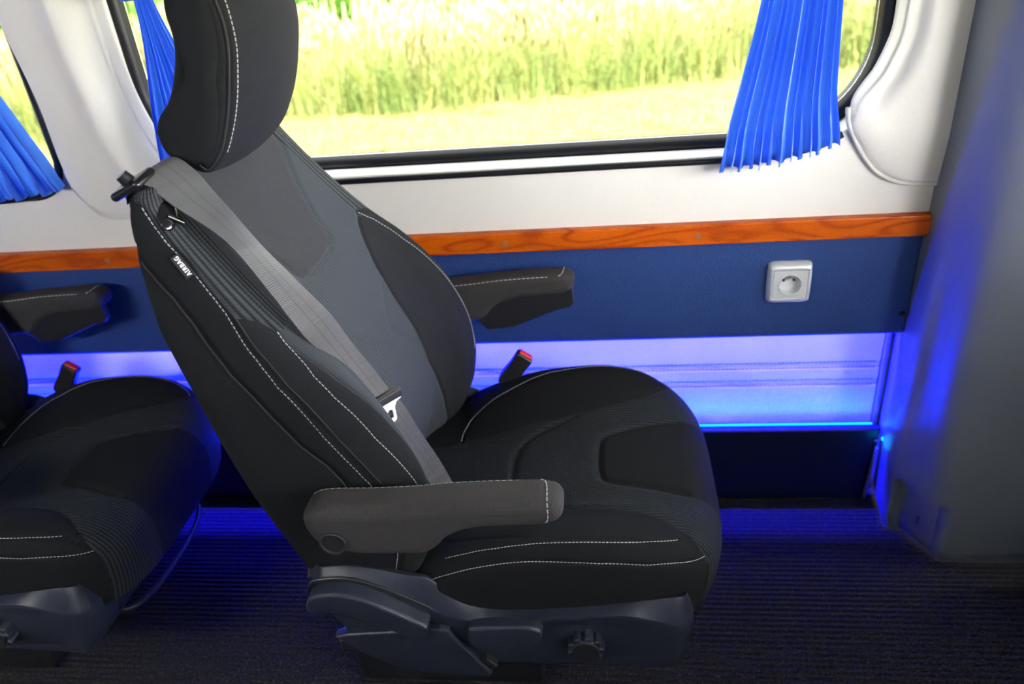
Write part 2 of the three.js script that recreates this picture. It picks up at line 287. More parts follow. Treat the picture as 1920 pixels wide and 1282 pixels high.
// windows: pane, rubber seal, printed dot border
WIN.forEach(([x0, y0, x1, y1, r], i) => {
  const w = top(new THREE.Group(), 'window_' + (i + 1), i ? 'rear side window with narrow black rubber frame beside the blue curtain' : 'large side window with black rubber frame looking onto grass', 'window', STRUCT);
  const zs = i ? -.004 : -.052, s = new THREE.Shape(); roundRect(x0, y0, x1, y1, r, s); part(w, 'pane', new THREE.ShapeGeometry(s, 24).translate(0, 0, zs - .023), glass);
  const pts = roundRect(x0 - .004, y0 - .004, x1 + .004, y1 + .004, r + .004).getSpacedPoints(220).slice(0, -1);
  const prof = new THREE.Shape(smoothPts(i ? [[-.004, -.026], [.004, -.012], [.010, .0], [.024, .004], [.030, -.002], [.032, -.026]] : [[-.004, -.022], [-.002, -.012], [.003, -.004], [.011, .001], [.019, -.004], [.021, -.022]], 24).map(([a, b]) => new THREE.Vector2(a, b)));
  // profile swept round the opening: offset outwards and into the cabin
  const n = pts.length, m = 24, P = [], I = [], sp = prof.getPoints().slice(0, m);
  for (let k = 0; k < n; k++) { const a = pts[(k + n - 1) % n], b = pts[(k + 1) % n], dx = b.x - a.x, dy = b.y - a.y, l = Math.hypot(dx, dy), ox = dy / l, oy = -dx / l; for (const q of sp) P.push(pts[k].x + ox * q.x, pts[k].y + oy * q.x, zs + q.y); }
  for (let k = 0; k < n; k++) for (let j = 0; j < sp.length; j++) { const a = k * sp.length + j, b = k * sp.length + (j + 1) % sp.length, c = ((k + 1) % n) * sp.length + (j + 1) % sp.length, d = ((k + 1) % n) * sp.length + j; I.push(a, d, c, a, c, b); }
  const g = new THREE.BufferGeometry(); g.setAttribute('position', new THREE.Float32BufferAttribute(P, 3)); g.setIndex(I); g.computeVertexNormals();
  part(w, 'rubber_seal', g, rubber, 'black rubber window seal');
  const dots = [], disc = new THREE.CircleGeometry(.00095, 6);
  for (const [row, inset] of [[0, .0035], [1, .0058], [2, .0081]]) { const path = roundRect(x0 + inset, y0 + inset, x1 - inset, y1 - inset, r - inset), L = path.getLength(), c = Math.round(L / .0032); path.getSpacedPoints(c).forEach((p, k) => { if (p.y < 1.2) dots.push(disc.clone().scale(1 - row * .2, 1 - row * .2, 1).translate(p.x, p.y, zs - .0218)); }); }
  const d = part(w, 'dot_border', merge(dots), plasticDark, 'printed border of tiny black dots'); d.userData.kind = 'stuff';
});
// black curtain tracks under the windows
top(part(new THREE.Group(), 'x', tube([[-.80, .862, .004], [-.78, .826, .006], [-.73, .800, .007], [-.66, .792, .007], [-.40, .791, .007], [0, .792, .007], [.22, .793, .007], [.31, .798, .007], [.37, .808, .006], [.41, .826, .004]], .0062, 140, 10), rubber), 'curtain_track', 'thin black curtain track running below the large window', 'curtain track');
top(part(new THREE.Group(), 'x', tube([[-2.10, .783, .006], [-1.6, .784, .006], [-1.25, .787, .006], [-1.14, .793, .006], [-1.085, .806, .006], [-1.062, .822, .005]], .0070, 80, 10), rubber), 'curtain_track', 'black curtain track under the rear window at the left edge', 'curtain track');
// padded covers on the window pillars
function pillarPad(x0, x1, yb, profile, edge, name, label) {
  const fn = (u, v) => { const y = mix(yb, 1.44, v), a = edge(y)[0], b = edge(y)[1]; return [mix(a, b, u), y, profile(u, y)]; };
  const g = patch(fn, { nu: 60, nv: 60, uv: (p) => [p[0], p[1]] }), o = top(new THREE.Group(), name, label, 'pillar cover', STRUCT);
  part(o, 'padding', g, whiteVinyl); return o;
}
{
  const lowerL = (x) => .735 + .075 * Math.pow(clamp((-.985 - x) / .07, 0, 1), 2.2) + .085 * Math.pow(clamp((x + .90) / .06, 0, 1), 2);
  const fnL = (u, v) => { const xl = table([.73, .80, .95, 1.10, 1.44], [-1.052, -1.052, -1.050, -1.064, -1.09]), xr = table([.73, .80, .90, 1.0, 1.15, 1.44], [-.79, -.80, -.846, -.866, -.872, -.875]); let x = mix(-1.055, -.82, u), yb = lowerL(x), y = mix(yb, 1.44, v); x = mix(xl(y), xr(y), u); const d = Math.min(1, v * 9), e = Math.sin(Math.PI * clamp(u, 0, 1));
    const roll = .016 * Math.pow(e, .35) + .016 * Math.exp(-(((u - .62) / .13) ** 2)) - .012 * Math.exp(-(((u - .86) / .08) ** 2)) - .018 * sstep(.80, 1, u); return [x, y, .001 + roll * Math.sqrt(d) + .004 * sstep(0, .02, v) * (u < .9 ? 1 : 0)]; };
  const o = top(new THREE.Group(), 'pillar_pad', 'padded off-white vinyl cover on the pillar between the two windows', 'pillar cover');
  part(o, 'padding', patch(fnL, { nu: 70, nv: 70, uv: (p) => [p[0], p[1]] }), whiteVinyl);
  const fr = Array.from({ length: 40 }, (_, i) => { const p = fnL(i / 39 * .8 + .01, .004); return [new THREE.Vector3(p[0], p[1] - .001, p[2] + .0015), new THREE.Vector3(0, 0, 1)]; });
  part(o, 'piping', new THREE.TubeGeometry(new THREE.CatmullRomCurve3(fr.map((f) => f[0])), 80, .0024, 8), whiteVinyl);
  const fnR = (u, v) => { const xl = table([.73, .76, .80, .84, .872, .93, 1.0, 1.44], [.535, .475, .441, .418, .420, .458, .478, .486]); const y0 = .729; let y = mix(y0, 1.44, v), a = xl(y), x = mix(a, .60, u);
    const e = 1 - Math.exp(-u * 7), open = sstep(.84, .92, y), roll = .006 + .020 * e * (1 - .3 * u) * Math.min(1, .25 + v * 6) - .014 * open * Math.exp(-(((u - .20) / .10) ** 2)) - .035 * open * sstep(.05, 0, u); return [x, y, roll]; };
  const q = top(new THREE.Group(), 'pillar_pad', 'padded off-white vinyl cover with curved seam right of the large window', 'pillar cover');
  part(q, 'padding', patch(fnR, { nu: 60, nv: 80, uv: (p) => [p[0], p[1]] }), whiteVinyl);
  const seam = [[.596, .729], [.535, .732], [.50, .741], [.475, .757], [.455, .779], [.441, .800], [.427, .824], [.417, .846], [.413, .872]];
  const sf = seam.map(([x, y]) => [new THREE.Vector3(x + .006, y + .007, .0115), new THREE.Vector3(0, 0, 1)]);
  part(q, 'piping', tube(seam.map(([x, y]) => [x, y, .006]), .0042, 80, 8), whiteVinyl);
  part(q, 'stitching', stitchesAlong(sf.map(([p, n]) => [p.clone().setZ(p.z + .006), n]), .006, .0042, .0012, .0), std({ color: lin(.42, .41, .385), roughness: .8 }));
}
// wooden rail with filled screw holes
{
  const t = top(new THREE.Group(), 'trim_1', 'varnished orange-brown wooden rail running along the wall', 'trim', STRUCT);
  part(t, 'rail', metreUV(box(2.93, .041, .020, -.882, .6555, .0085, .0035, 3), (x, y, z) => [x, y + z]), wood);
  for (const x of [-1.02, -.194, .169]) part(t, 'screw_plug', new THREE.CylinderGeometry(.0058, .0058, .0012, 24).rotateX(Math.PI / 2).translate(x, .6545, .0187), plug);
}
// navy panel with padded edges, white quilted panel, navy kick panel
function padPanel(x0, x1, y0, y1, z, depth, r, slant = 0) {  // rounded slab, front at z
  const g = new RoundedBoxGeometry(x1 - x0, y1 - y0, depth, 5, Math.min(r, depth / 2 - .0005)); g.translate((x0 + x1) / 2, (y0 + y1) / 2, z - depth / 2);
  if (slant) { const p = g.attributes.position; for (let i = 0; i < p.count; i++) { const k = sstep(x1 - .15, x1, p.getX(i)); p.setX(i, p.getX(i) - k * slant * (y1 - p.getY(i)) / (y1 - y0)); } }
  return metreUV(g, (x, y, zz) => [x, y + zz]);
}
top(part(new THREE.Group(), 'x', padPanel(-2.34, .581, .420, .640, .0, .032, .010), navyVinyl), 'navy_panel', 'navy blue leatherette wall panel below the wooden rail', 'wall panel');
{
  const k = top(new THREE.Group(), 'kick_panel', 'dark navy leatherette kick panel just above the carpet', 'wall panel');
  part(k, 'board', padPanel(-2.34, .568, .0, .192, .0, .020, .007, .012), kickVinyl);
  part(k, 'edge_fin', extrude([[.549, .012], [.553, .012], [.562, .150], [.558, .150]], .012, .001, 1).translate(0, 0, .002), std({ color: lin(.14, .145, .16), roughness: .5 }), 'thin grey fin at the panel end');
  part(k, 'clip_knob', new THREE.SphereGeometry(.006, 16, 10).scale(1.3, .6, .8).translate(.560, .163, .004), plasticDark);
}
{
  const w = top(new THREE.Group(), 'quilted_panel', 'white leatherette lower wall panel with two stitched double seams under blue light', 'wall panel');
  const s = [.300, .256], prof = (y) => { let z = -.084; for (const c of s) z -= .005 * Math.exp(-(((y - c) / .0030) ** 2)) + .0035 * Math.exp(-(((y - c - .0065) / .0022) ** 2)) + .0035 * Math.exp(-(((y - c + .0065) / .0022) ** 2)); return z; };
  part(w, 'leatherette', patch((u, v) => { const y = mix(.05, .56, v), x = mix(-2.34, .573, u); return [x, y, prof(y)]; }, { nu: 4, nv: 240, uv: (p) => [p[0], p[1]] }), quiltVinyl);
  const st = []; for (const c of s) for (const d of [-.0065, .0065]) st.push(stitchesAlong(Array.from({ length: 80 }, (_, i) => [new THREE.Vector3(mix(-2.3, .565, i / 79), c + d, prof(c + d) + .0010), new THREE.Vector3(0, 0, 1)]), .0085, .0066, .0022));
  part(w, 'stitching', merge(st), paleThread, 'off-white double stitching');
  part(w, 'end_trim', box(.010, .40, .020, .580, .25, -.086, .003), std({ color: lin(.22, .23, .26), roughness: .5 }));
  part(w, 'backing', box(2.95, .60, .006, -.87, .30, -.098), whiteTrim);
}
// rubber bumper on the navy panel
top(part(new THREE.Group(), 'x', merge([new THREE.CylinderGeometry(.0062, .0070, .010, 24).rotateX(Math.PI / 2).translate(.5655, .4665, .004), new THREE.SphereGeometry(.0062, 24, 10, 0, 6.3, 0, Math.PI / 2).scale(1, .35, 1).rotateX(Math.PI / 2).translate(.5655, .4665, .009)]), plasticDark), 'rubber_bumper', 'small black round bumper at the navy panel corner', 'bumper');
// LED strips behind the panels
function ledStrip(y, z, down, color, power, glow, label) {
  const x0 = -2.3, x1 = .566, o = top(new THREE.Group(), 'led_strip', label, 'light strip');
  part(o, 'tape', box(x1 - x0, .004, .010, (x0 + x1) / 2, y, z), whiteTrim);
  part(o, 'diodes', box(x1 - x0, .003, .007, (x0 + x1) / 2, y + (down ? -.0036 : .0036), z), std({ color: 0x000000, emissive: color, emissiveIntensity: glow }));
  const l = new THREE.RectAreaLight(color, power, x1 - x0, .008); l.position.set((x0 + x1) / 2, y + (down ? -.0062 : .0062), z); l.rotation.x = down ? -Math.PI / 2 : Math.PI / 2; o.add(l); return o;
}
ledStrip(.515, -.060, true, lin(.009, .0065, 1), 2400, 6, 'hidden blue light strip behind the bottom of the navy panel');
ledStrip(.163, -.052, false, lin(0, .014, 1), 400, 80, 'cyan light strip glowing behind the top of the kick panel');
// grey moulded pillar trim at the front end of the wall
{
  const ys = [0.004, .06, .10, .155, .17, .30, .45, .65, .90, 1.15, 1.44];
  const ctl = { // plan points (x, z) at some heights
    low: [[.600, -.11], [.578, -.03], [.566, .04], [.562, .085], [.578, .118], [.592, .150], [.622, .192], [.70, .204], [.80, .204], [.98, .20]],
    mid: [[.600, -.11], [.580, -.03], [.572, .04], [.570, .085], [.588, .105], [.596, .125], [.610, .165], [.68, .192], [.80, .204], [.98, .20]],
    high: [[.600, -.11], [.582, -.03], [.580, .03], [.582, .075], [.589, .105], [.600, .130], [.625, .158], [.69, .186], [.80, .200], [.98, .20]],
  };
  const mixP = (a, b, t) => a.map((p, i) => [mix(p[0], b[i][0], t), mix(p[1], b[i][1], t)]);
  const plan = (y) => y < .45 ? mixP(ctl.low, ctl.mid, sstep(.12, .40, y)) : mixP(ctl.mid, ctl.high, sstep(.45, .80, y));
  const cache = new Map(), curve = (y) => { const k = Math.round(y * 4000); if (!cache.has(k)) cache.set(k, new THREE.CatmullRomCurve3(plan(y).map(([x, z]) => new THREE.Vector3(x, y, z)), false, 'centripetal')); return cache.get(k); };
  const o = top(new THREE.Group(), 'pillar_trim', 'grey moulded plastic pillar trim at the right edge catching blue light', 'pillar trim');
  const pocket = (p) => { const y = p[1], z = p[2]; return -.020 * sstep(.145, .138, y) * sstep(.100, .112, z) * sstep(.200, .190, z) * (p[0] < .65 ? 1 : 0) - .010 * sstep(.04, .0, y); };
  part(o, 'moulding', patch((u, v) => { const y = mix(.003, 1.44, v), p = curve(y).getPoint(clamp(u, 0, 1)); return [p.x, y, p.z]; }, { nu: 90, nv: 150, relief: pocket, flip: false, uv: (p) => [p[0] + p[2], p[1]] }), pillarGrey);
  part(o, 'screw_hole', new THREE.CylinderGeometry(.008, .008, .006, 24).rotateZ(Math.PI / 2).rotateY(-.5).translate(.600, .088, .165), plasticDark);
  part(o, 'pilot_lamp', new THREE.SphereGeometry(.005, 16, 12).translate(.573, .168, .004), std({ color: 0x000000, emissive: lin(0, .75, 1), emissiveIntensity: 1.6 }), 'tiny glowing cyan lamp');
  const l = new THREE.PointLight(lin(0, .4, 1), .006, 0); l.position.set(.566, .170, .016); l.castShadow = true; o.add(l);
}
// dark step box at the lower right
{
  const s = top(new THREE.Group(), 'step_box', 'dark step box in shadow at the lower right corner', 'step');
  part(s, 'body', box(.22, .22, .55, .885, .112, .52, .015), plasticDark); part(s, 'tread', box(.21, .012, .53, .885, .228, .52, .004), navyVinyl);
}
// socket
{
  const s = top(new THREE.Group(), 'wall_socket', 'silver square power socket on the navy panel', 'power socket');
  const cx = .345, cy = .546, body = smoothPts([[-.0405, -.030], [-.0405, .030], [-.039, .039], [-.030, .0425], [0, .0428], [.030, .0425], [.039, .039], [.0405, .030], [.0405, -.030], [.039, -.039], [.030, -.0425], [0, -.0428], [-.030, -.0425], [-.039, -.039]], 90);
  const outline = new THREE.CatmullRomCurve3(body.map(([x, y]) => new THREE.Vector3(x, y, 0)), true), square = (u, hx, hy) => { const p = outline.getPoint(((u % 1) + 1) % 1), k = 1 / Math.max(Math.abs(p.x) / hx, Math.abs(p.y) / hy); return [p.x * k, p.y * k]; };
  part(s, 'frame', patch((u, v) => { const o = outline.getPoint(((u % 1) + 1) % 1), i = square(u, .0322, .0292); let t, z; if (v < .1) { t = 0; z = mix(.006, .0158, v / .1); } else if (v < .3) { t = mix(0, .18, (v - .1) / .2); z = .0158 + .0007 * Math.sin((v - .1) / .2 * Math.PI / 2); } else { const q = (v - .3) / .7; t = .18 + .82 * Math.sin(q * Math.PI / 2); z = .0165 - .0160 * (1 - Math.cos(q * Math.PI / 2)); } return [cx + mix(i[0], o.x, t), cy + mix(i[1], o.y, t), z]; }, { nu: 120, nv: 30, flip: false }), silver);
  part(s, 'cover_plate', patch((u, v) => { const p = outline.getPoint(((u % 1) + 1) % 1), a = Math.atan2(p.y, p.x), i = [.0205 * Math.cos(a), -.001 + .0205 * Math.sin(a)], o = square(u, .0316, .0286), e = v > .9 ? (v - .9) / .1 : 0; return [cx + mix(i[0], o[0], Math.min(v / .9, 1)), cy + mix(i[1], o[1], Math.min(v / .9, 1)), .0162 - e * .008]; }, { nu: 120, nv: 20, flip: false }), silver);
  part(s, 'socket_dish', new THREE.LatheGeometry([[0, -.0135], [.016, -.0135], [.0185, -.0125], [.0195, -.006], [.0198, .0022], [.0212, .0028], [.0218, .0016], [.0218, -.004]].map(([a, b]) => new THREE.Vector2(a, b)), 48).rotateX(Math.PI / 2).translate(cx, cy - .001, .0155), silverDish);
  for (const [x, y] of [[-.0095, .004], [.0095, .004]]) part(s, 'pin_hole', new THREE.CylinderGeometry(.0026, .0026, .002, 16).rotateX(Math.PI / 2).translate(cx + x, cy + y - .001, .0020), plasticDark);
  part(s, 'earth_pin', new THREE.CylinderGeometry(.0024, .0024, .014, 16).rotateX(Math.PI / 2).translate(cx + .001, cy + .0105, .008), steel);
}
// ================= curtains =================
function curtain(label, edges, folds, seed, z0, opt = {}) {
  const R = rng(seed), ph = Array.from({ length: 6 }, () => R() * 6.28), jig = Array.from({ length: folds + 1 }, () => (R() - .5) * .5), [yb, yt] = opt.y;
  const wob = (u) => { const f = u * folds, i = Math.floor(clamp(f, 0, folds - 1e-6)), t = f - i; return f + mix(jig[i], jig[i + 1], t * t * (3 - 2 * t)); };
  const fn = (u, v) => {
    const hem = edges.hem ? edges.hem(u) : 0, y = mix(yb + hem, yt, v), x0 = edges.l(y - hem * (1 - v)), x1 = edges.r(y - hem * (1 - v)), w = x1 - x0, f = wob(u) * Math.PI * 2;
    const amp = Math.min(.0095, w / folds * .8) * (1 - .2 * v), ruf = sstep(.16, .0, v);
    const zz = amp * Math.sin(f + .5 * Math.sin(v * 3 + ph[0])) + .30 * amp * Math.sin(f * .37 + ph[1] + v * 2) + ruf * .006 * Math.sin(f * 1.5 + 1.6 * Math.sin(u * 9 + ph[2]));
    const xx = (w / folds) * .22 * Math.sin(f + 1.3) + ruf * (w / folds) * .16 * Math.sin(f * 2 + ph[4]);
    const yy = ruf * (.0026 * Math.sin(f + 2.2) + .0016 * Math.sin(f * .5 + ph[5]));
    const tuck = opt.tuck ? opt.tuck(v) : 0;
    return [x0 + w * u + xx, y + yy, z0 + zz + tuck - .006 * sstep(.05, 0, v)];
  };
  const o = top(new THREE.Group(), 'curtain', label, 'curtain', { group: 'blue window curtains' });
  part(o, 'cloth', patch(fn, { nu: folds * 14, nv: 90, uv: (p, u, v) => [u * folds * .03, p[1]] }), curtainCloth);
  if (opt.tie) part(o, 'tie_band', tube(opt.tie, .006, 24, 8), curtainCloth, 'gathered tie band');
  return o;
}
curtain('bright blue pleated curtain hanging at the right end of the large window', { l: table([.79, .85, .95, 1.05, 1.30], [.200, .207, .228, .248, .282]), r: table([.79, .82, .89, 1.05, 1.30], [.394, .390, .380, .373, .364]), hem: (u) => -.004 + .034 * Math.pow(u, 2.2) }, 12, 5, .034, { y: [.785, 1.32] });
curtain('bright blue pleated curtain gathered at the left end of the large window behind the headrest', { l: table([.80, .93, 1.13, 1.16, 1.32], [-.840, -.818, -.786, -.786, -.815]), r: table([.80, .93, 1.13, 1.16, 1.32], [-.655, -.690, -.752, -.756, -.72]), hem: () => 0 }, 10, 9, .034, { y: [.795, 1.32], tie: [[-.806, 1.137, .018], [-.800, 1.138, .042], [-.778, 1.139, .046], [-.757, 1.138, .040], [-.752, 1.137, .018]] });
curtain('bright blue pleated curtain draped across the rear window at the left edge', { l: table([.79, 1.0, 1.32], [-1.60, -1.50, -1.42]), r: table([.79, .83, .90, .985, 1.10, 1.32], [-1.045, -1.053, -1.078, -1.108, -1.17, -1.28]), hem: (u) => .0 + .022 * Math.pow(u, 4) }, 22, 14, .034, { y: [.789, 1.32] });
// ================= rest of the cabin (mostly out of view, it shapes the light) =================
top(part(new THREE.Group(), 'x', box(4.1, .04, 1.80, -.3, 1.46, .76), std({ color: lin(.06, .06, .063), roughness: .9 })), 'ceiling', 'dark grey felt van ceiling', 'ceiling', STRUCT);
top(part(new THREE.Group(), 'x', box(.05, 1.56, 1.80, -2.375, .70, .76), whiteTrim), 'wall_rear', 'off-white rear wall of the van', 'wall', STRUCT);
{
  const s = new THREE.Shape(); s.moveTo(-2.4, -.05); s.lineTo(1.75, -.05); s.lineTo(1.75, 1.48); s.lineTo(-2.4, 1.48); s.closePath();
  s.holes.push(roundRect(1.10, .82, 1.68, 1.38, .10), roundRect(-1.60, 1.14, -1.0, 1.38, .06));
  const w = top(new THREE.Group(), 'wall_right', 'van side wall with window on the aisle side', 'wall', STRUCT);
  part(w, 'outer_skin', new THREE.ExtrudeGeometry(s, { depth: .05, bevelEnabled: false, curveSegments: 12 }).translate(0, 0, 1.62), whiteTrim);
  part(w, 'lower_panel', box(4.1, .66, .03, -.3, .33, 1.60, .008), navyVinyl);
  const f = new THREE.Shape(); f.moveTo(-.10, -.05); f.lineTo(1.67, -.05); f.lineTo(1.67, 1.48); f.lineTo(-.10, 1.48); f.closePath(); const fh = new THREE.Path(); fh.moveTo(.02, .74); fh.lineTo(1.58, .74); fh.lineTo(1.58, 1.40); fh.lineTo(.02, 1.40); fh.closePath(); f.holes.push(fh);
  top(part(new THREE.Group(), 'x', new THREE.ExtrudeGeometry(f, { depth: .05, bevelEnabled: false }).rotateY(-Math.PI / 2).translate(1.78, 0, 0), plasticDark), 'wall_front', 'dark dashboard wall with the windscreen opening', 'wall', STRUCT);
}
top(part(new THREE.Group(), 'x', box(.07, .86, 1.36, 1.035, .43, .915, .03, 4), plasticDark), 'added_shade_panel', 'low dark panel added out of view to shade the cushion and floor', 'wall', STRUCT);  // unseen blocker, added to keep front light off the cushion and carpet
// ================= the passenger seat =================
const V3 = (a) => new THREE.Vector3(...a);
function buildSeat() {
  const seat = new THREE.Group();
  const add = (parent, name, g, m, label) => part(parent, name, g, m, label);
  const mirrorV = (L) => L.map(([u, v]) => [-u, v]);
  // --- backrest ---
  const seamUV = [[.651, .8745], [.553, .8477], [.5356, .8242], [.5293, .8044], [.5248, .7844], [.5115, .76], [.507, .7495], [.5078, .717], [.5075, .686], [.5093, .6587], [.5171, .6306], [.5293, .5932], [.537, .56], [.5411, .523], [.538, .4888], [.536, .4484], [.5345, .4163], [.5278, .3683], [.519, .3223], [.515, .3065], [.505, .20], [.50, .05]];
  const seamU = table(seamUV.map((p) => p[1]).reverse(), seamUV.map((p) => p[0]).reverse());
  const edgeU = table([.0, .007, .1127, .2142, .2918, .39, .452, .51, .555, .584, .6275, .64], [.33, .325, .238, .1815, .154, .153, .1426, .155, .182, .216, .32, .38]);
  const ribEndV = table([.28, .36, .4348, .446, .468, .497, .53], [.632, .625, .6162, .631, .641, .648, .651]), edgeN = table([0, .15, .30, .45, .53, .58, .6162], [.33, .33, .36, .41, .444, .452, .4348]);
  const insU = table([.615, .6165, .619, .625, .632, .653, .695, .7377, .775, .81, .84], [0, .06, .088, .102, .108, .116, .144, .186, .240, .305, .312]);
  const stUV = [[.4348, .6162], [.4495, .5987], [.465, .5686], [.4784, .5365], [.4806, .4956], [.475, .4593], [.4717, .4057], [.4606, .3605], [.444, .2995], [.425, .20]];
  const crUV = [[.70, .775], [.665, .752], [.637, .731], [.6075, .691], [.5937, .6443], [.596, .5935], [.599, .5495], [.5924, .5085], [.586, .458], [.576, .40], [.56, .3544], [.553, .3175], [.535, .2]];
  const farSt = [[-.3126, .6247], [-.346, .5984], [-.353, .57], [-.3556, .5407], [-.366, .5137], [-.372, .486], [-.385, .42], [-.39, .33], [-.38, .22]];
  const P3 = (fn, L) => { const o = []; for (let i = 0; i + 1 < L.length; i++) for (let k = 0; k < 6; k++) o.push(V3(fn(mix(L[i][0], L[i + 1][0], k / 6), mix(L[i][1], L[i + 1][1], k / 6)))); o.push(V3(fn(...L.at(-1)))); return o; };
  const col = (f, a, b, n) => Array.from({ length: n + 1 }, (_, i) => { const v = mix(a, b, i / n); return [f(v), v]; });
  const both = (L) => [P3(backrest, L), P3(backrest, mirrorV(L))];
  const ribEndUV = [[.497, .648], [.468, .641], [.446, .631], [.4348, .6162]];
  const lumUV = [[.13, .50], [.06, .452], [.045, .42], [.10, .37], [.135, .345]];
  const insEdge = both(col(insU, .617, .835, 30)).concat([P3(backrest, [[-.06, .616], [0, .6145], [.06, .616]])]);
  const bkDeep = grooves([...both(seamUV), P3(backrest, mirrorV(col(edgeU, .02, .63, 30))), P3(backrest, col(edgeN, .02, .616, 30)), ...both(ribEndUV)], .0030, .0036);
  const bkCr = grooves(both(crUV), .0046, .0050), bkFine = grooves(insEdge, .0032, .0060), bkLum = grooves(both(lumUV), .0022, .0045);
  const bkRelief = (p) => bkDeep(p) + bkFine(p) + bkLum(p) + bkCr(p);
  const B = { u0: -1, u1: 1, v0: 0, v1: 1, nu: 300, nv: 200, relief: bkRelief, flip: true };
  const bkUV = (p, u) => [u * .36, p[1] * 1.12];
  const clothUV = (p) => [p[2] + p[0] * .7, p[1] + p[0] * .3];
  const aisle = (f) => (u, v) => f(u, v), wallward = (f) => (u, v) => f(-u, v);
  const isIns = (u, v) => Math.min(insU(v) - Math.abs(u), v - .615, .842 - v);
  const bk = (range, clips, uvf) => patch(backrest, { ...B, ...range, clips, uv: uvf });
  // flush upper insert, knitted middle, ribbed shoulders, plain bolsters, plain shell
  add(seat, 'backrest_insert', bk({ u0: -.36, u1: .36, v0: .615, v1: .86, nu: 110, nv: 60 }, [isIns], clothUV), insertCloth, 'smooth charcoal insert of the backrest');
  add(seat, 'backrest_middle', mergeGeometries([bk({ u0: -.46, u1: .46, v0: .02, v1: .615, nu: 130, nv: 130 }, [(u, v) => u > 0 ? edgeN(v) - u : edgeU(v) + u], bkUV), bk({ u0: -.36, u1: .36, v0: .615, v1: .86, nu: 110, nv: 60 }, [(u, v) => -isIns(u, v), (u) => .315 - Math.abs(u)], bkUV)]), knit, 'fine knitted grey fabric');
  for (const s of [1, -1]) {
    const side = s > 0 ? aisle : wallward, lo = s > 0 ? .28 : -.72, hi = s > 0 ? .72 : -.28;
    add(seat, 'shoulder_panel', bk({ u0: lo, u1: hi, v0: .58, v1: .93, nu: 90, nv: 80 }, [side((u, v) => seamU(v) - u), side((u) => u - .315), side((u, v) => (s > 0 && u < .4348 ? v - .615 : v - ribEndV(u))), (u, v) => .90 - v], bkUV), ribShoulder, 'ribbed grey fabric');
    add(seat, 'backrest_bolster', bk({ u0: s > 0 ? .1 : -.58, u1: s > 0 ? .58 : -.1, v0: .01, v1: .66, nu: 90, nv: 130 }, [side((u, v) => seamU(v) - u), side((u, v) => u - (s > 0 ? edgeN(v) : edgeU(v))), side((u, v) => ribEndV(u) - v)], clothUV), blackLit);
  }
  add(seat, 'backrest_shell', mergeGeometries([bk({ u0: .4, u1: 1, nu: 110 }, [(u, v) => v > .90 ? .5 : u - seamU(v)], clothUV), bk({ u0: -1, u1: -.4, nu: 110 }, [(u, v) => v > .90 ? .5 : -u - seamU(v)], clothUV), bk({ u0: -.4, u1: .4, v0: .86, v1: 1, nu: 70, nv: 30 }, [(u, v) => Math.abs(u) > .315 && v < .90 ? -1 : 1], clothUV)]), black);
  const off = (L, d) => L.map(([u, v]) => [u + d, v]);
  const bst = [stitchesAlong(onSurf(backrest, off(seamUV.slice(1), .007), -1), .0062, .0042, .0009, -.0004), stitchesAlong(onSurf(backrest, stUV, -1), .0058, .004, .0009), stitchesAlong(onSurf(backrest, mirrorV(off(seamUV.slice(1), .007)), -1), .0062, .0042, .0009, -.0004), stitchesAlong(onSurf(backrest, farSt, -1), .0058, .004, .0009)];
  add(seat, 'backrest_stitching', merge(bst), thread, 'pale grey topstitching');
  // --- headrest ---
  const hs = [[.995, .86], [.965, .80], [.905, .765], [.8456, .757], [.8036, .757], [.7507, .757], [.6972, .757], [.648, .757], [.6027, .757], [.5537, .757], [.54, .80]];
  const hsFar = hs.map(([u, v]) => [u, -v]);
  const hrG = grooves([P3(headrest, hs), P3(headrest, hsFar)], .0045, .0030), hrUV = (p) => [p[0] * .8 + p[2], p[1]];
  const H = { u0: 0, u1: 1, v0: -1, v1: 1, nu: 150, nv: 130, relief: (p) => hrG(p), uv: hrUV };
  const hg = new THREE.Group(); hg.name = 'headrest'; seat.add(hg);
  add(hg, 'front_panel', patch(headrest, { ...H, v0: -.757, v1: .757, nv: 80 }), blackLit);
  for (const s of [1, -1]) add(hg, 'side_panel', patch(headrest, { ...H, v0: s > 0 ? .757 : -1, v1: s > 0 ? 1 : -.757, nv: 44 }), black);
  const hst = (sg) => stitchesAlong(onSurf(headrest, [[.985, .70], [.95, .71], [.905, .715], [.8456, .715], [.8036, .715], [.7507, .715], [.6972, .715], [.648, .715], [.61, .715]].map(([u, v]) => [u, sg * v]), 1), .006, .0042, .0009);
  add(hg, 'stitching', merge([hst(1), hst(-1)]), thread);
  const seamTube = (L, r) => new THREE.TubeGeometry(new THREE.CatmullRomCurve3(L), L.length * 2, r, 5);
  add(hg, 'seam', merge([seamTube(P3(headrest, hs), .0013), seamTube(P3(headrest, hsFar), .0013)]), darkThread);
  add(seat, 'backrest_seam', merge([...both(off(seamUV.slice(9, 20), -.008)), ...both(crUV.slice(1))].map((L) => seamTube(L, .0010))), darkThread);
  for (const z of [.062, -.062]) {
    add(seat, 'headrest_post', tube([[-.556, .955, z], [-.545, .985, z], [-.525, 1.03, z]], .0065, 12, 12), steel);
    add(seat, 'post_sleeve', new THREE.CylinderGeometry(.012, .014, .012, 20).rotateZ(-.15).translate(-.557, .972, z), plasticDark);
  }
  // --- cushion ---
  const zc = table([-.42, -.33, -.218, -.145, -.074, -.003, .067, .107, .13, .30], [.117, .117, .119, .123, .127, .138, .161, .193, .206, .21]);
  const zr = table([-.30, -.285, -.275, -.253, -.223, -.187, -.149, -.112, -.057, -.009, .035, .075, .095, .109], [.10, .118, .148, .173, .19, .203, .214, .223, .231, .233, .230, .223, .211, .192]);
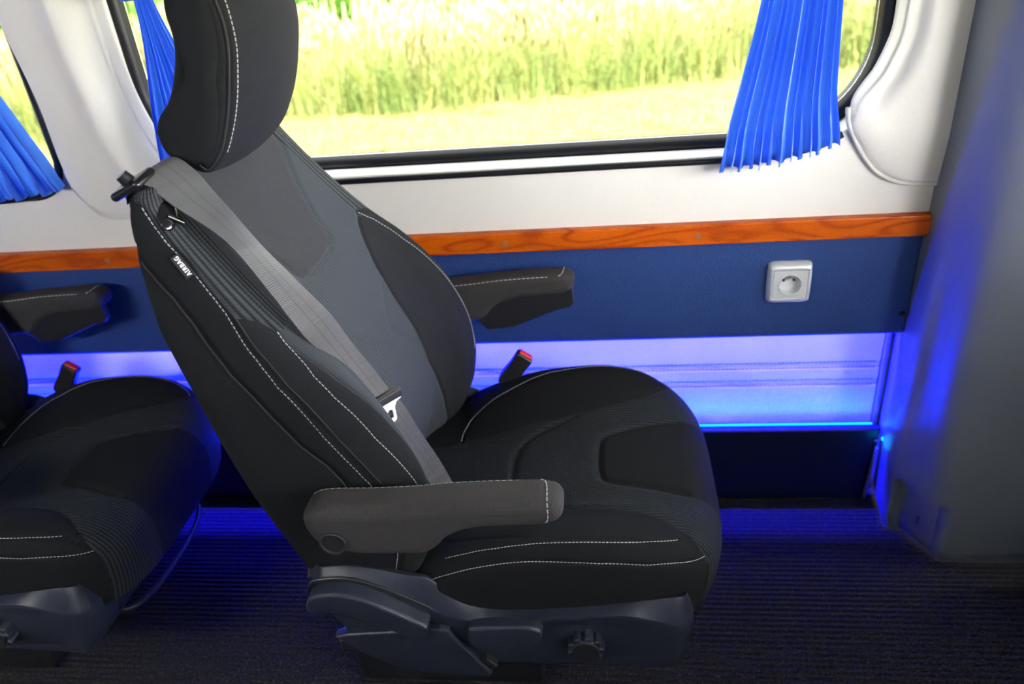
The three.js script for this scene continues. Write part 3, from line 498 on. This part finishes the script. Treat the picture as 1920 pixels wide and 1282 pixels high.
  const zi = table([-.0235, -.0225, -.020, -.011, .012, .062, .112, .15, .25], [0, .03, .047, .060, .070, .084, .097, .102, .106]);
  const pc = (f) => (u, v) => f(...cushion(u, v), v);
  const inIns = pc((x, y, z) => x < -.0235 ? x + .0235 - Math.abs(z) * .2 : zi(x) - Math.abs(z - .003));
  const inMid = pc((x, y, z) => zc(x) - Math.abs(z));
  const inArch = pc((x, y, z, v) => Math.min(Math.abs(z) - zc(x), zr(x) - Math.abs(z)));
  const inOuter = pc((x, y, z, v) => { const s = Math.abs(z); return s - Math.max(zr(x), zc(x)); });
  const onTop = (x, z) => V3([x, cuTop(x, z), z]), cuEdge = (f, a, b, n, s) => Array.from({ length: n + 1 }, (_, i) => { const x = mix(a, b, i / n); return onTop(x, s * f(x)); });
  const st1 = [[.345, .70], [.3242, .7229], [.2981, .7398], [.2703, .7496], [.2241, .7542], [.1906, .7567], [.1594, .7601], [.1327, .763]];
  const corner = [[.1327, .763], [.1242, .7843], [.1166, .8103], [.1148, .8265], [.1158, .8588], [.116, .92]];
  const st2 = [[.36, .785], [.3381, .7882], [.3256, .793], [.3105, .797], [.2853, .8035], [.2428, .8173], [.2026, .8300], [.1664, .8296], [.1444, .822], [.1165, .8201]];
  const mir = (L) => L.map(([u, v]) => [1 - u, v]);
  const c2 = [[.07, -.122], [.109, -.109], [.144, -.091], [.166, -.064], [.171, -.033], [.171, 0], [.171, .033], [.166, .064], [.144, .091], [.109, .109], [.07, .122]].map(([x, z]) => onTop(-x, z));
  const cuDeep = grooves([cuEdge(zc, -.34, .10, 40, 1), cuEdge(zc, -.34, .10, 40, -1), cuEdge(zi, -.0222, .115, 60, 1), cuEdge(zi, -.0222, .115, 60, -1), [-.035, -.02, 0, .02, .038].map((z) => onTop(-.0228, z)), c2], .0042, .0068);
  const cuFine = grooves([cuEdge(zr, -.285, .108, 60, 1), cuEdge(zr, -.285, .108, 60, -1), P3(cushion, corner), P3(cushion, mir(corner)), P3(cushion, st2), P3(cushion, mir(st2))], .0024, .0030);
  const C = { nu: 260, nv: 120, relief: (p) => cuDeep(p) + cuFine(p) };
  const seatUV = (p) => [p[2] + (p[0] > .14 ? 0 : 0), p[0] * .9 - p[1] * .9], sideUV = (p) => [p[0] + p[2] * .6, p[1] + p[2] * .4];
  const cu = (clips, uv, o = {}) => patch(cushion, { ...C, ...o, clips, uv });
  add(seat, 'cushion_middle', cu([inMid, (u, v) => -inIns(u, v)], seatUV), ribSeat, 'ribbed dark fabric');
  add(seat, 'cushion_insert', cu([inIns], sideUV), black, 'smooth black front insert');
  for (const s of [1, -1]) {
    const range = s > 0 ? { u0: .05, u1: .5, nu: 117 } : { u0: .5, u1: .95, nu: 117 };
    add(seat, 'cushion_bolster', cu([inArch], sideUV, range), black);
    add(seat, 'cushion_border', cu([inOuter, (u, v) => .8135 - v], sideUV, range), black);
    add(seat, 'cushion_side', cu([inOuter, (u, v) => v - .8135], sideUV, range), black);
  }
  const arch = [[.5917, .4958], [.6123, .5132], [.6345, .5512], [.6583, .602], [.6852, .642], [.7138, .6855], [.7414, .7150], [.7797, .7300], [.8101, .7340], [.8335, .7480], [.8560, .7640], [.8700, .7700], [.8802, .765]];
  const cst = [st1, arch, st2, mir(st2)].map((L) => stitchesAlong(onSurf(cushion, L, 1), .0052, .0036, .0009));
  add(seat, 'cushion_stitching', merge(cst), thread, 'pale grey topstitching');
  // --- armrests ---
  const armShape = smoothPts([[-.405, .545], [-.400, .558], [-.385, .566], [-.316, .569], [-.26, .572], [-.20, .578], [-.13, .581], [-.088, .582], [-.068, .576], [-.062, .562], [-.067, .549], [-.082, .541], [-.128, .537], [-.169, .534], [-.195, .528], [-.217, .515], [-.230, .500], [-.246, .490], [-.275, .487], [-.32, .486], [-.36, .490], [-.385, .500], [-.400, .520]], 90);
  const armG = metreUV(extrude(armShape, .056, .017, 5), (x, y, z) => [x + z * .4, y + z]);
  for (const s of [1, -1]) {
    const a = new THREE.Group(); a.name = 'armrest'; seat.add(a);
    const z0 = s > 0 ? .264 : -.320, dy = s > 0 ? 0 : .032;
    part(a, 'pad', armG.clone().translate(0, dy, z0), armCloth, 'speckled grey cloth pad');
    const zi2 = s > 0 ? .264 + .0075 : -.264 - .0075, seam = [[-.40, .5585], [-.385, .5655], [-.316, .5685], [-.26, .5715], [-.20, .5775], [-.13, .5805], [-.092, .5812]].map(([x, y]) => [new THREE.Vector3(x, y + dy - .0035, zi2), new THREE.Vector3(0, .8, -.6 * s)]);
    const loop = [[-.092, .5785, .12, .8, -.6], [-.086, .5800, .22, 1, -.3], [-.083, .5815, .40, 1, 0], [-.082, .5812, .62, 1, .2], [-.0815, .5785, .83, .8, .6], [-.081, .571, .96, .4, .9], [-.081, .561, 1.0, 0, 1], [-.083, .552, .97, -.4, .9], [-.088, .545, .88, -.7, .7]];
    const fr = loop.map(([x, y, q, ny, nz]) => [new THREE.Vector3(x, y + dy, s * (.264 + .056 * q)), new THREE.Vector3(0, ny, s * nz).normalize()]);
    part(a, 'stitching', merge([stitchesAlong(seam, .0085, .0062, .0012, .0008), stitchesAlong(fr, .0078, .0055, .0012, .0008)]), thread);
    const cap = new THREE.CylinderGeometry(.0165, .0165, .006, 36).rotateX(Math.PI / 2).translate(-.366, .515 + dy, s * .3195);
    part(a, 'pivot_cap', merge([cap, new THREE.TorusGeometry(.0165, .0022, 10, 36).translate(-.366, .515 + dy, s * .3225)]), plasticDark, 'round black pivot cap');
    const under = extrude(s > 0 ? [[-.24, .500], [-.20, .520], [-.14, .530], [-.095, .535], [-.074, .540], [-.074, .556], [-.20, .545]] : [[-.26, .50], [-.235, .470], [-.185, .474], [-.14, .492], [-.095, .509], [-.072, .513], [-.064, .522], [-.066, .556], [-.20, .545]], .016, .003, 2);
    part(a, 'under_tray', under.translate(0, dy, s > 0 ? .268 : -.284), plasticDark, 'black plastic underside');
  }
  // --- plastic side covers with levers and dial ---
  const tY = table([-.462, -.431, -.398, -.351, -.305, -.274, -.245, -.216, -.185, -.154, -.043, .063, .093, .112], [.378, .399, .404, .398, .387, .380, .357, .332, .321, .318, .328, .345, .353, .356]);
  const rY = table([-.462, -.43, -.387, -.343, -.285, -.233, -.201, -.164, -.10, -.037, .009, .055, .094, .112], [.365, .378, .386, .371, .340, .314, .309, .313, .320, .325, .327, .317, .302, .292]);
  const bY = table([-.462, -.436, -.411, -.37, -.324, -.25, -.183, -.127, .03, .085, .105, .114], [.345, .316, .277, .232, .206, .200, .203, .202, .200, .201, .215, .262]);
  const coverPt = (s) => (u, v) => {
    const R = .040, xs = .080, q = u < .86 ? mix(-.462, xs, u / .86) : xs, a = clamp((u - .86) / .10, 0, 1) * Math.PI / 2, inw = Math.max(0, (u - .96) / .04) * .05, xt = Math.min(xs + R * Math.sin(a) - .004, .112), x0 = u < .86 ? q : xt;
    const bk2 = sstep(.06, 0, u), fa = sstep(.84, .97, u), yt = tY(x0) - .020 * fa, yr = rY(x0) - .004 * fa, yb = mix(bY(Math.min(x0, .085)), .205, sstep(.86, .96, u)); let o, y;
    const dish = .0075 * Math.exp(-(((q + .035) / .075) ** 2)) * sstep(.42, .52, v) * sstep(.98, .80, v);
    if (v < .12) { const t = v / .12; o = mix(-.034, -.018, t); y = yt - .012 * (1 - t); }
    else if (v < .40) { const t = (v - .12) / .28; o = mix(-.018, 0, Math.pow(t, .8)); y = mix(yt, yr, t); }
    else if (v < .90) { const t = (v - .40) / .5; o = mix(0, -.008, t) + .002 * Math.sin(t * Math.PI); y = mix(yr, yb + .006, t); }
    else { const t = (v - .90) / .10; o = mix(-.008, -.038, t); y = yb + .006 - .006 * Math.sin(t * Math.PI / 2); }
    o -= .03 * bk2 + dish;
    const fr = Math.sin(a), rr = R + o, x = u < .86 ? q : xs + rr * Math.sin(a), z = u < .86 ? .270 + o : .270 - R + rr * Math.cos(a) - inw;
    return [x - .11 * Math.max(0, .345 - y) * fr, y, s * z];
  };
  for (const s of [1, -1]) {
    const c = new THREE.Group(); c.name = 'side_cover'; seat.add(c);
    part(c, 'cover_panel', patch(coverPt(s), { nu: 140, nv: 60, flip: s > 0, uv: (p) => [p[0], p[1]] }), plastic, 'dark blue-grey moulded plastic');
    if (s < 0) continue;
    const lev = smoothPts([[-.448, .352], [-.44, .378], [-.415, .388], [-.385, .388], [-.345, .372], [-.30, .343], [-.272, .322], [-.280, .302], [-.292, .294], [-.33, .316], [-.375, .340], [-.41, .350], [-.43, .345]], 70);
    part(c, 'recline_lever', extrude(lev, .030, .006, 4).translate(0, 0, .266), plastic, 'curved recline lever');
    part(c, 'lever_gap', extrude(smoothPts([[-.452, .345], [-.445, .384], [-.415, .394], [-.385, .394], [-.34, .378], [-.26, .328], [-.24, .300], [-.30, .285], [-.40, .31]], 60), .004, .001, 1).translate(0, 0, .2655), plasticDark);
    const flap = [[-.425, .280], [-.405, .287], [-.26, .303], [-.246, .300], [-.240, .284], [-.190, .206], [-.194, .196], [-.245, .199], [-.325, .206], [-.375, .236]];
    part(c, 'rear_flap', extrude(flap, .018, .005, 3).translate(0, 0, .262), plastic);
    part(c, 'latch_tab', extrude([[-.205, .232], [-.196, .238], [-.181, .220], [-.190, .213]], .014, .002, 2).translate(0, 0, .264), plasticDark);
    part(c, 'height_lever', extrude(smoothPts([[-.215, .309], [-.20, .313], [-.125, .316], [-.108, .306], [-.110, .290], [-.122, .276], [-.17, .273], [-.212, .270]], 60), .024, .006, 4).translate(0, 0, .262), plastic, 'flat height lever');
    const dial = new THREE.Group(); dial.name = 'lumbar_dial'; c.add(dial);
    const star = new THREE.Shape(); for (let i = 0; i <= 96; i++) { const a = i / 96 * Math.PI * 2, r = .0225 + .0030 * Math.tanh(4 * Math.cos(a * 9)); star[i ? 'lineTo' : 'moveTo'](-.046 + r * Math.cos(a), .262 + r * Math.sin(a)); }
    part(dial, 'grip', new THREE.ExtrudeGeometry(star, { depth: .020, bevelEnabled: true, bevelThickness: .002, bevelSize: .002, bevelSegments: 3 }).translate(0, 0, .258), plastic);
    part(dial, 'face', new THREE.CylinderGeometry(.0195, .0205, .004, 40).rotateX(Math.PI / 2).translate(-.046, .262, .281), plasticDark);
  }
  // --- pedestal and slide rails ---
  const ped = new THREE.Group(); ped.name = 'pedestal'; seat.add(ped);
  part(ped, 'box', box(.34, .15, .30, -.30, .078, 0, .012), plasticDark);
  for (const s of [1, -1]) part(ped, 'slide_rail', box(.50, .030, .045, -.21, .168, s * .185, .004), darkSteel);
  part(ped, 'seat_pan', box(.50, .075, .42, -.16, .225, 0, .02), plasticDark);
  part(ped, 'slide_bar', tube([[.02, .19, .15], [.075, .172, .14], [.095, .165, .10], [.095, .165, -.10], [.075, .172, -.14], [.02, .19, -.15]], .0055, 60, 10), darkSteel, 'bent steel adjuster bar under the cushion');
  // --- belt ---
  const beltL = [[-.606, .930, .500], [-.598, .956, .502], [-.580, .963, .505], [-.560, .950, .510], [-.532, .925, .513], [-.510, .908, .515], [-.491, .890, .514], [-.475, .865, .510], [-.447, .796, .500], [-.424, .731, .489], [-.407, .688, .478], [-.388, .630, .466], [-.371, .584, .456], [-.356, .553, .452], [-.331, .516, .450], [-.300, .450, .450], [-.276, .39, .450]];
  const beltR = [[-.588, .940, .462], [-.572, .968, .464], [-.545, .978, .466], [-.522, .962, .468], [-.500, .930, .472], [-.485, .908, .474], [-.472, .882, .472], [-.457, .852, .468], [-.424, .794, .459], [-.393, .738, .449], [-.375, .688, .441], [-.352, .636, .434], [-.334, .594, .430], [-.322, .559, .417], [-.304, .503, .412], [-.278, .438, .411], [-.258, .375, .411]];
  const slack = table([.38, .45, .55, .65, .75, .85, .92, .97], [.035, .060, .092, .104, .088, .058, .042, .034]), raise = (d) => ([x, y, z]) => new THREE.Vector3(x, y, z).add(new THREE.Vector3(-x, 1.22 - y, 1.39 - z).normalize().multiplyScalar(slack(y) - d)).add(new THREE.Vector3(0, 0, -.352));
  const cL = new THREE.CatmullRomCurve3(beltL.map(raise(0)), false, 'centripetal'), cR = new THREE.CatmullRomCurve3(beltR.map(raise(.016)), false, 'centripetal');
  const web = (u, v) => { const q = clamp(v, 0, 1), a = cL.getPoint(q), b = cR.getPoint(q), p = a.lerp(b, u), n = .0022 * Math.sin(u * Math.PI); return [p.x + n * .8, p.y + n * .6, p.z + n * .2]; };
  const belt = new THREE.Group(); belt.name = 'seat_belt'; seat.add(belt);
  const webG = patch(web, { nu: 10, nv: 160, flip: true, uv: (p, u, v) => [u, v * .72] });
  const webB = patch((u, v) => { const p = web(u, v); return [p[0] - .0013, p[1] - .0008, p[2]]; }, { nu: 10, nv: 160, uv: (p, u, v) => [u, v * .72] });
  part(belt, 'webbing', mergeGeometries([webG, webB]), webbing, 'dark grey woven webbing');
  // latch tongue lying on the belt
  const tA = cL.getPoint(.757), tB = cR.getPoint(.757), tx = tB.clone().sub(tA).normalize(), td = cL.getPoint(.82).add(cR.getPoint(.82)).sub(cL.getPoint(.73)).sub(cR.getPoint(.73)).normalize(), tn = new THREE.Vector3().crossVectors(td, tx).normalize();
  if (tn.x < 0) tn.negate();
  const ty = td.clone().addScaledVector(tx, -td.dot(tx)).normalize();
  const frame = new THREE.Matrix4().makeBasis(tx, ty.clone().negate(), new THREE.Vector3().crossVectors(tx, ty.clone().negate())).setPosition(tA.clone().add(tB).multiplyScalar(.5).addScaledVector(tn, .006));
  const tongueG = new THREE.Group(); tongueG.name = 'latch_tongue'; belt.add(tongueG);
  const plate = new THREE.Shape(smoothPts([[-.022, .002], [-.0225, -.003], [-.014, -.006], [-.0095, -.013], [-.009, -.022], [-.0085, -.0325], [-.006, -.035], [.006, -.035], [.0085, -.0325], [.009, -.022], [.0095, -.013], [.014, -.006], [.0225, -.003], [.022, .002]], 100).map(([a, b]) => new THREE.Vector2(a + .010, b)));
  const slot = new THREE.Path(smoothPts([[-.0045, -.016], [0, -.0135], [.0045, -.016], [.0048, -.026], [.0044, -.0285], [-.0044, -.0285], [-.0048, -.026]], 40).map(([a, b]) => new THREE.Vector2(a + .010, b))); plate.holes.push(slot);
  part(tongueG, 'steel_plate', new THREE.ExtrudeGeometry(plate, { depth: .0024, bevelEnabled: true, bevelThickness: .0006, bevelSize: .0006, bevelSegments: 2, curveSegments: 12 }).translate(0, -.008, -.002).applyMatrix4(frame), steel, 'bright steel latch plate with a slot');
  part(tongueG, 'sleeve', merge([box(.062, .014, .008, .004, -.002, 0, .0035, 3), box(.050, .005, .010, .004, .004, -.004, .002)]).applyMatrix4(frame), plasticDark, 'black plastic sleeve');
  // belt outlet on the shoulder
  const out = new THREE.Group(); out.name = 'belt_outlet'; seat.add(out);
  part(out, 'guide_rim', box(.046, .011, .046, 0, 0, 0, .0052, 4).rotateZ(.42).rotateX(.12).translate(-.562, .968, .190), gloss, 'glossy black guide rim');
  { const [fp, fnn] = frameOn(backrest, .435, .822, -1), q = new THREE.Quaternion().setFromUnitVectors(new THREE.Vector3(0, 0, 1), fnn);
    part(out, 'funnel', new THREE.SphereGeometry(1, 28, 18).scale(.012, .021, .004).rotateZ(-.35).applyQuaternion(q).translate(fp.x, fp.y, fp.z), gloss, 'black outlet funnel');
    part(out, 'funnel_pin', new THREE.CylinderGeometry(.0035, .0035, .020, 16).rotateZ(1.1).applyQuaternion(q).translate(fp.x + fnn.x * .006 + .004, fp.y + fnn.y * .006 - .008, fp.z + fnn.z * .006), gloss); }
  part(out, 'release_button', new THREE.CylinderGeometry(.0078, .0092, .012, 28).rotateX(.25).rotateZ(.5).translate(-.563, .979, .200), rubber);
  // buckle on the wall side
  const bu = new THREE.Group(); bu.name = 'belt_buckle'; seat.add(bu);
  const bm = new THREE.Matrix4().makeRotationZ(-.62).setPosition(-.178, .438, -.240);
  part(bu, 'housing', extrude(smoothPts([[-.015, -.05], [-.0165, .0], [-.0165, .026], [-.014, .0275], [.014, .0275], [.0165, .026], [.0165, .0], [.015, -.05]], 60), .022, .004, 3).translate(0, 0, -.011).applyMatrix4(bm), plasticDark, 'black buckle housing');
  part(bu, 'release_button', box(.027, .006, .014, 0, .0285, .0, .002).applyMatrix4(bm), redPlastic, 'red release button');
  part(bu, 'stalk', extrude([[-.011, -.13], [-.011, -.045], [.011, -.045], [.011, -.13]], .006, .001, 1).translate(0, 0, -.003).applyMatrix4(bm), darkSteel);
  // woven airbag label in the side seam
  const [tp, tnm] = frameOn(backrest, .511, .748, -1), tq = frameOn(backrest, .5085, .70, -1)[0], al = tq.clone().sub(tp).normalize(), ac = new THREE.Vector3().crossVectors(al, tnm).normalize(); if (ac.x > 0) ac.negate();
  const cv = document.createElement('canvas'); cv.width = 256; cv.height = 96; const cx = cv.getContext('2d');
  cx.fillStyle = '#16171c'; cx.fillRect(0, 0, 256, 96); cx.fillStyle = '#e9e9ea'; cx.font = 'bold 62px sans-serif'; cx.textAlign = 'center'; cx.textBaseline = 'middle'; cx.fillText('AIRBAG', 128, 50, 236);
  const tagTex = new THREE.CanvasTexture(cv); tagTex.colorSpace = THREE.SRGBColorSpace; tagTex.anisotropy = 8;
  const tagM = std({ map: tagTex, roughness: .8 });
  // text runs upward along the seam, letter tops point to the rear
  const tagBasis = new THREE.Matrix4().makeBasis(al.clone().negate(), ac, new THREE.Vector3().crossVectors(al.clone().negate(), ac));
  const tg = new THREE.PlaneGeometry(.031, .0125).translate(0, .0062, .0009).applyMatrix4(tagBasis.clone().setPosition(tp.clone().addScaledVector(tnm, .0015)));
  part(seat, 'airbag_label', tg, tagM, 'small dark cloth label reading AIRBAG');
  part(seat, 'label_backing', box(.032, .0132, .0010, 0, .0062, 0).applyMatrix4(tagBasis.clone().setPosition(tp.clone().addScaledVector(tnm, .0015))), black);
  seat.traverse((m) => { if (m.isMesh) m.geometry.translate(.2, 0, 0); });
  return seat;
}
// ================= outside: mown verge, tall grass, hedge =================
{
  const R = rng(77), groundTint = tex(512, 512, (u, v, x, y) => { const a = .5 + .5 * tileNoise(u * 40, v * 40, 40, 3), b = speck(x, y), c = .5 + .5 * tileNoise(u * 9, v * 9, 9, 5); return [mix(.50, .78, a * .6 + b * .4), mix(.52, .74, b * .5 + c * .5), mix(.26, .42, a)]; }, { repeat: [1 / 2.2, 1 / 2.2] });
  const rise = (z) => -.55;
  const g = patch((u, v) => { const x = mix(-30, 30, u), z = mix(14, -30, v); return [x, rise(z) + .03 * noise.noise(x * .8, z * .8, 1), z]; }, { nu: 60, nv: 90, uv: (p) => [p[0], p[2]] });
  top(part(new THREE.Group(), 'x', g, std({ map: groundTint, color: lin(.40, .385, .27), roughness: 1 })), 'ground', 'pale mown grass verge outside the window', 'ground', STRUCT);
  const blade = (n, h, w, spread, lean, seed) => {           // one tuft of curved blades
    const q = rng(seed), P = [], I = []; let k = 0;
    for (let i = 0; i < n; i++) {
      const a = q() * 6.283, r = q() * spread, x0 = Math.cos(a) * r, z0 = Math.sin(a) * r, b = q() * 6.283, hh = h * (.6 + .5 * q()), l = lean * (.4 + q()), dx = Math.cos(b), dz = Math.sin(b);
      for (let j = 0; j <= 3; j++) { const t = j / 3, ww = w * (1 - t * .85) / 2, cx = x0 + dx * l * t * t, cz = z0 + dz * l * t * t, y = hh * t * (1 - .12 * t * l / h); P.push(cx - dz * ww, y, cz + dx * ww, cx + dz * ww, y, cz - dx * ww); }
      for (let j = 0; j < 3; j++) { const o = k + 2 * j; I.push(o, o + 1, o + 3, o, o + 3, o + 2); } k += 8;
    }
    const G = new THREE.BufferGeometry(); G.setAttribute('position', new THREE.Float32BufferAttribute(P, 3)); G.setIndex(I); G.computeVertexNormals(); return G;
  };
  const ear = (n, h, seed) => { const q = rng(seed), list = []; for (let i = 0; i < n; i++) { const x = (q() - .5) * .16, z = (q() - .5) * .16, hh = h * (.75 + .4 * q()), lx = (q() - .35) * .22, lz = (q() - .5) * .16; list.push(new THREE.TubeGeometry(new THREE.CatmullRomCurve3([[x, 0, z], [x + lx * .25, hh * .55, z + lz * .3], [x + lx, hh, z + lz]].map((p) => new THREE.Vector3(...p))), 5, .0035, 3)); list.push(new THREE.SphereGeometry(1, 5, 4).scale(.013, .065, .013).rotateZ(-lx * 1.2).translate(x + lx * 1.08, hh + .05, z + lz * 1.05)); } return merge(list); };
  function field(name, label, G, mat, count, place, colors) {
    const m = new THREE.InstancedMesh(G, mat, count), M = new THREE.Matrix4(), Q = new THREE.Quaternion(), E = new THREE.Euler(), c = new THREE.Color();
    for (let i = 0; i < count; i++) { const [x, z, s] = place(i); E.set((R() - .5) * .2, R() * 6.283, (R() - .5) * .2); M.compose(new THREE.Vector3(x, rise(z) - .02, z), Q.setFromEuler(E), new THREE.Vector3(s * (.85 + .3 * R()), s * (.8 + .4 * R()), s * (.85 + .3 * R()))); m.setMatrixAt(i, M); const [a, b] = colors, t = R(); m.setColorAt(i, c.setRGB(mix(a[0], b[0], t), mix(a[1], b[1], t), mix(a[2], b[2], t))); }
    m.castShadow = m.receiveShadow = true; m.name = name; scene.add(m); m.userData = { label, category: 'grass', kind: 'stuff' };
  }
  const leaf = new THREE.MeshPhysicalMaterial({ color: 0xffffff, roughness: .8, transmission: .25, thickness: 0, side: THREE.DoubleSide }), straw = std({ color: 0xffffff, roughness: .9 });
  const edge = (x) => -6.75 + .45 * noise.noise(x * .35, 2, 0) + .2 * noise.noise(x * 1.3, 5, 0) - x * .10;
  field('mown_grass', 'short dry mown grass on the verge', blade(14, .07, .008, .10, .05, 3), leaf, 7000, () => [mix(-9, 6, R()), mix(-3.5, -8.4, R()), .7 + R() * .8], [[.17, .165, .05], [.26, .225, .085]]);
  field('tall_grass', 'tall green meadow grass beyond the verge', blade(16, .62, .014, .12, .26, 5), leaf, 3400, () => { const x = mix(-11, 7, R()); return [x, edge(x) - Math.pow(R(), 1.2) * 1.6, .75 + .5 * R()]; }, [[.16, .25, .06], [.34, .36, .12]]);
  field('seed_heads', 'pale yellow flowering grass stalks in the meadow', ear(7, .80, 8), straw, 1500, () => { const x = mix(-11, 7, R()); return [x, edge(x) - .15 - Math.pow(R(), 1.1) * 1.3, .7 + .5 * R()]; }, [[.30, .27, .12], [.40, .35, .19]]);
  field('hedge_leaves', 'dense green herbs and shrubs behind the meadow', blade(26, .5, .06, .30, .30, 12), leaf, 2600, () => { const x = mix(-16, 12, R()); return [x, -8.9 - R() * 4, 1.5 + 1.1 * R()]; }, [[.08, .25, .03], [.20, .36, .06]]);
}
// ================= seats =================
const seatA = top(buildSeat(), 'passenger_seat', 'black fabric captain seat with armrests and lap belt, fully in view', 'car seat', { group: 'passenger seats' });
seatA.position.set(-.2, 0, .352);
const seatB = seatA.clone(); top(seatB, 'passenger_seat', 'black fabric seat cut off by the left edge behind the full seat', 'car seat', { group: 'passenger seats' });
seatB.position.set(-.2 - .955, 0, .352);
shadows(scene);
renderer.render(scene, camera);
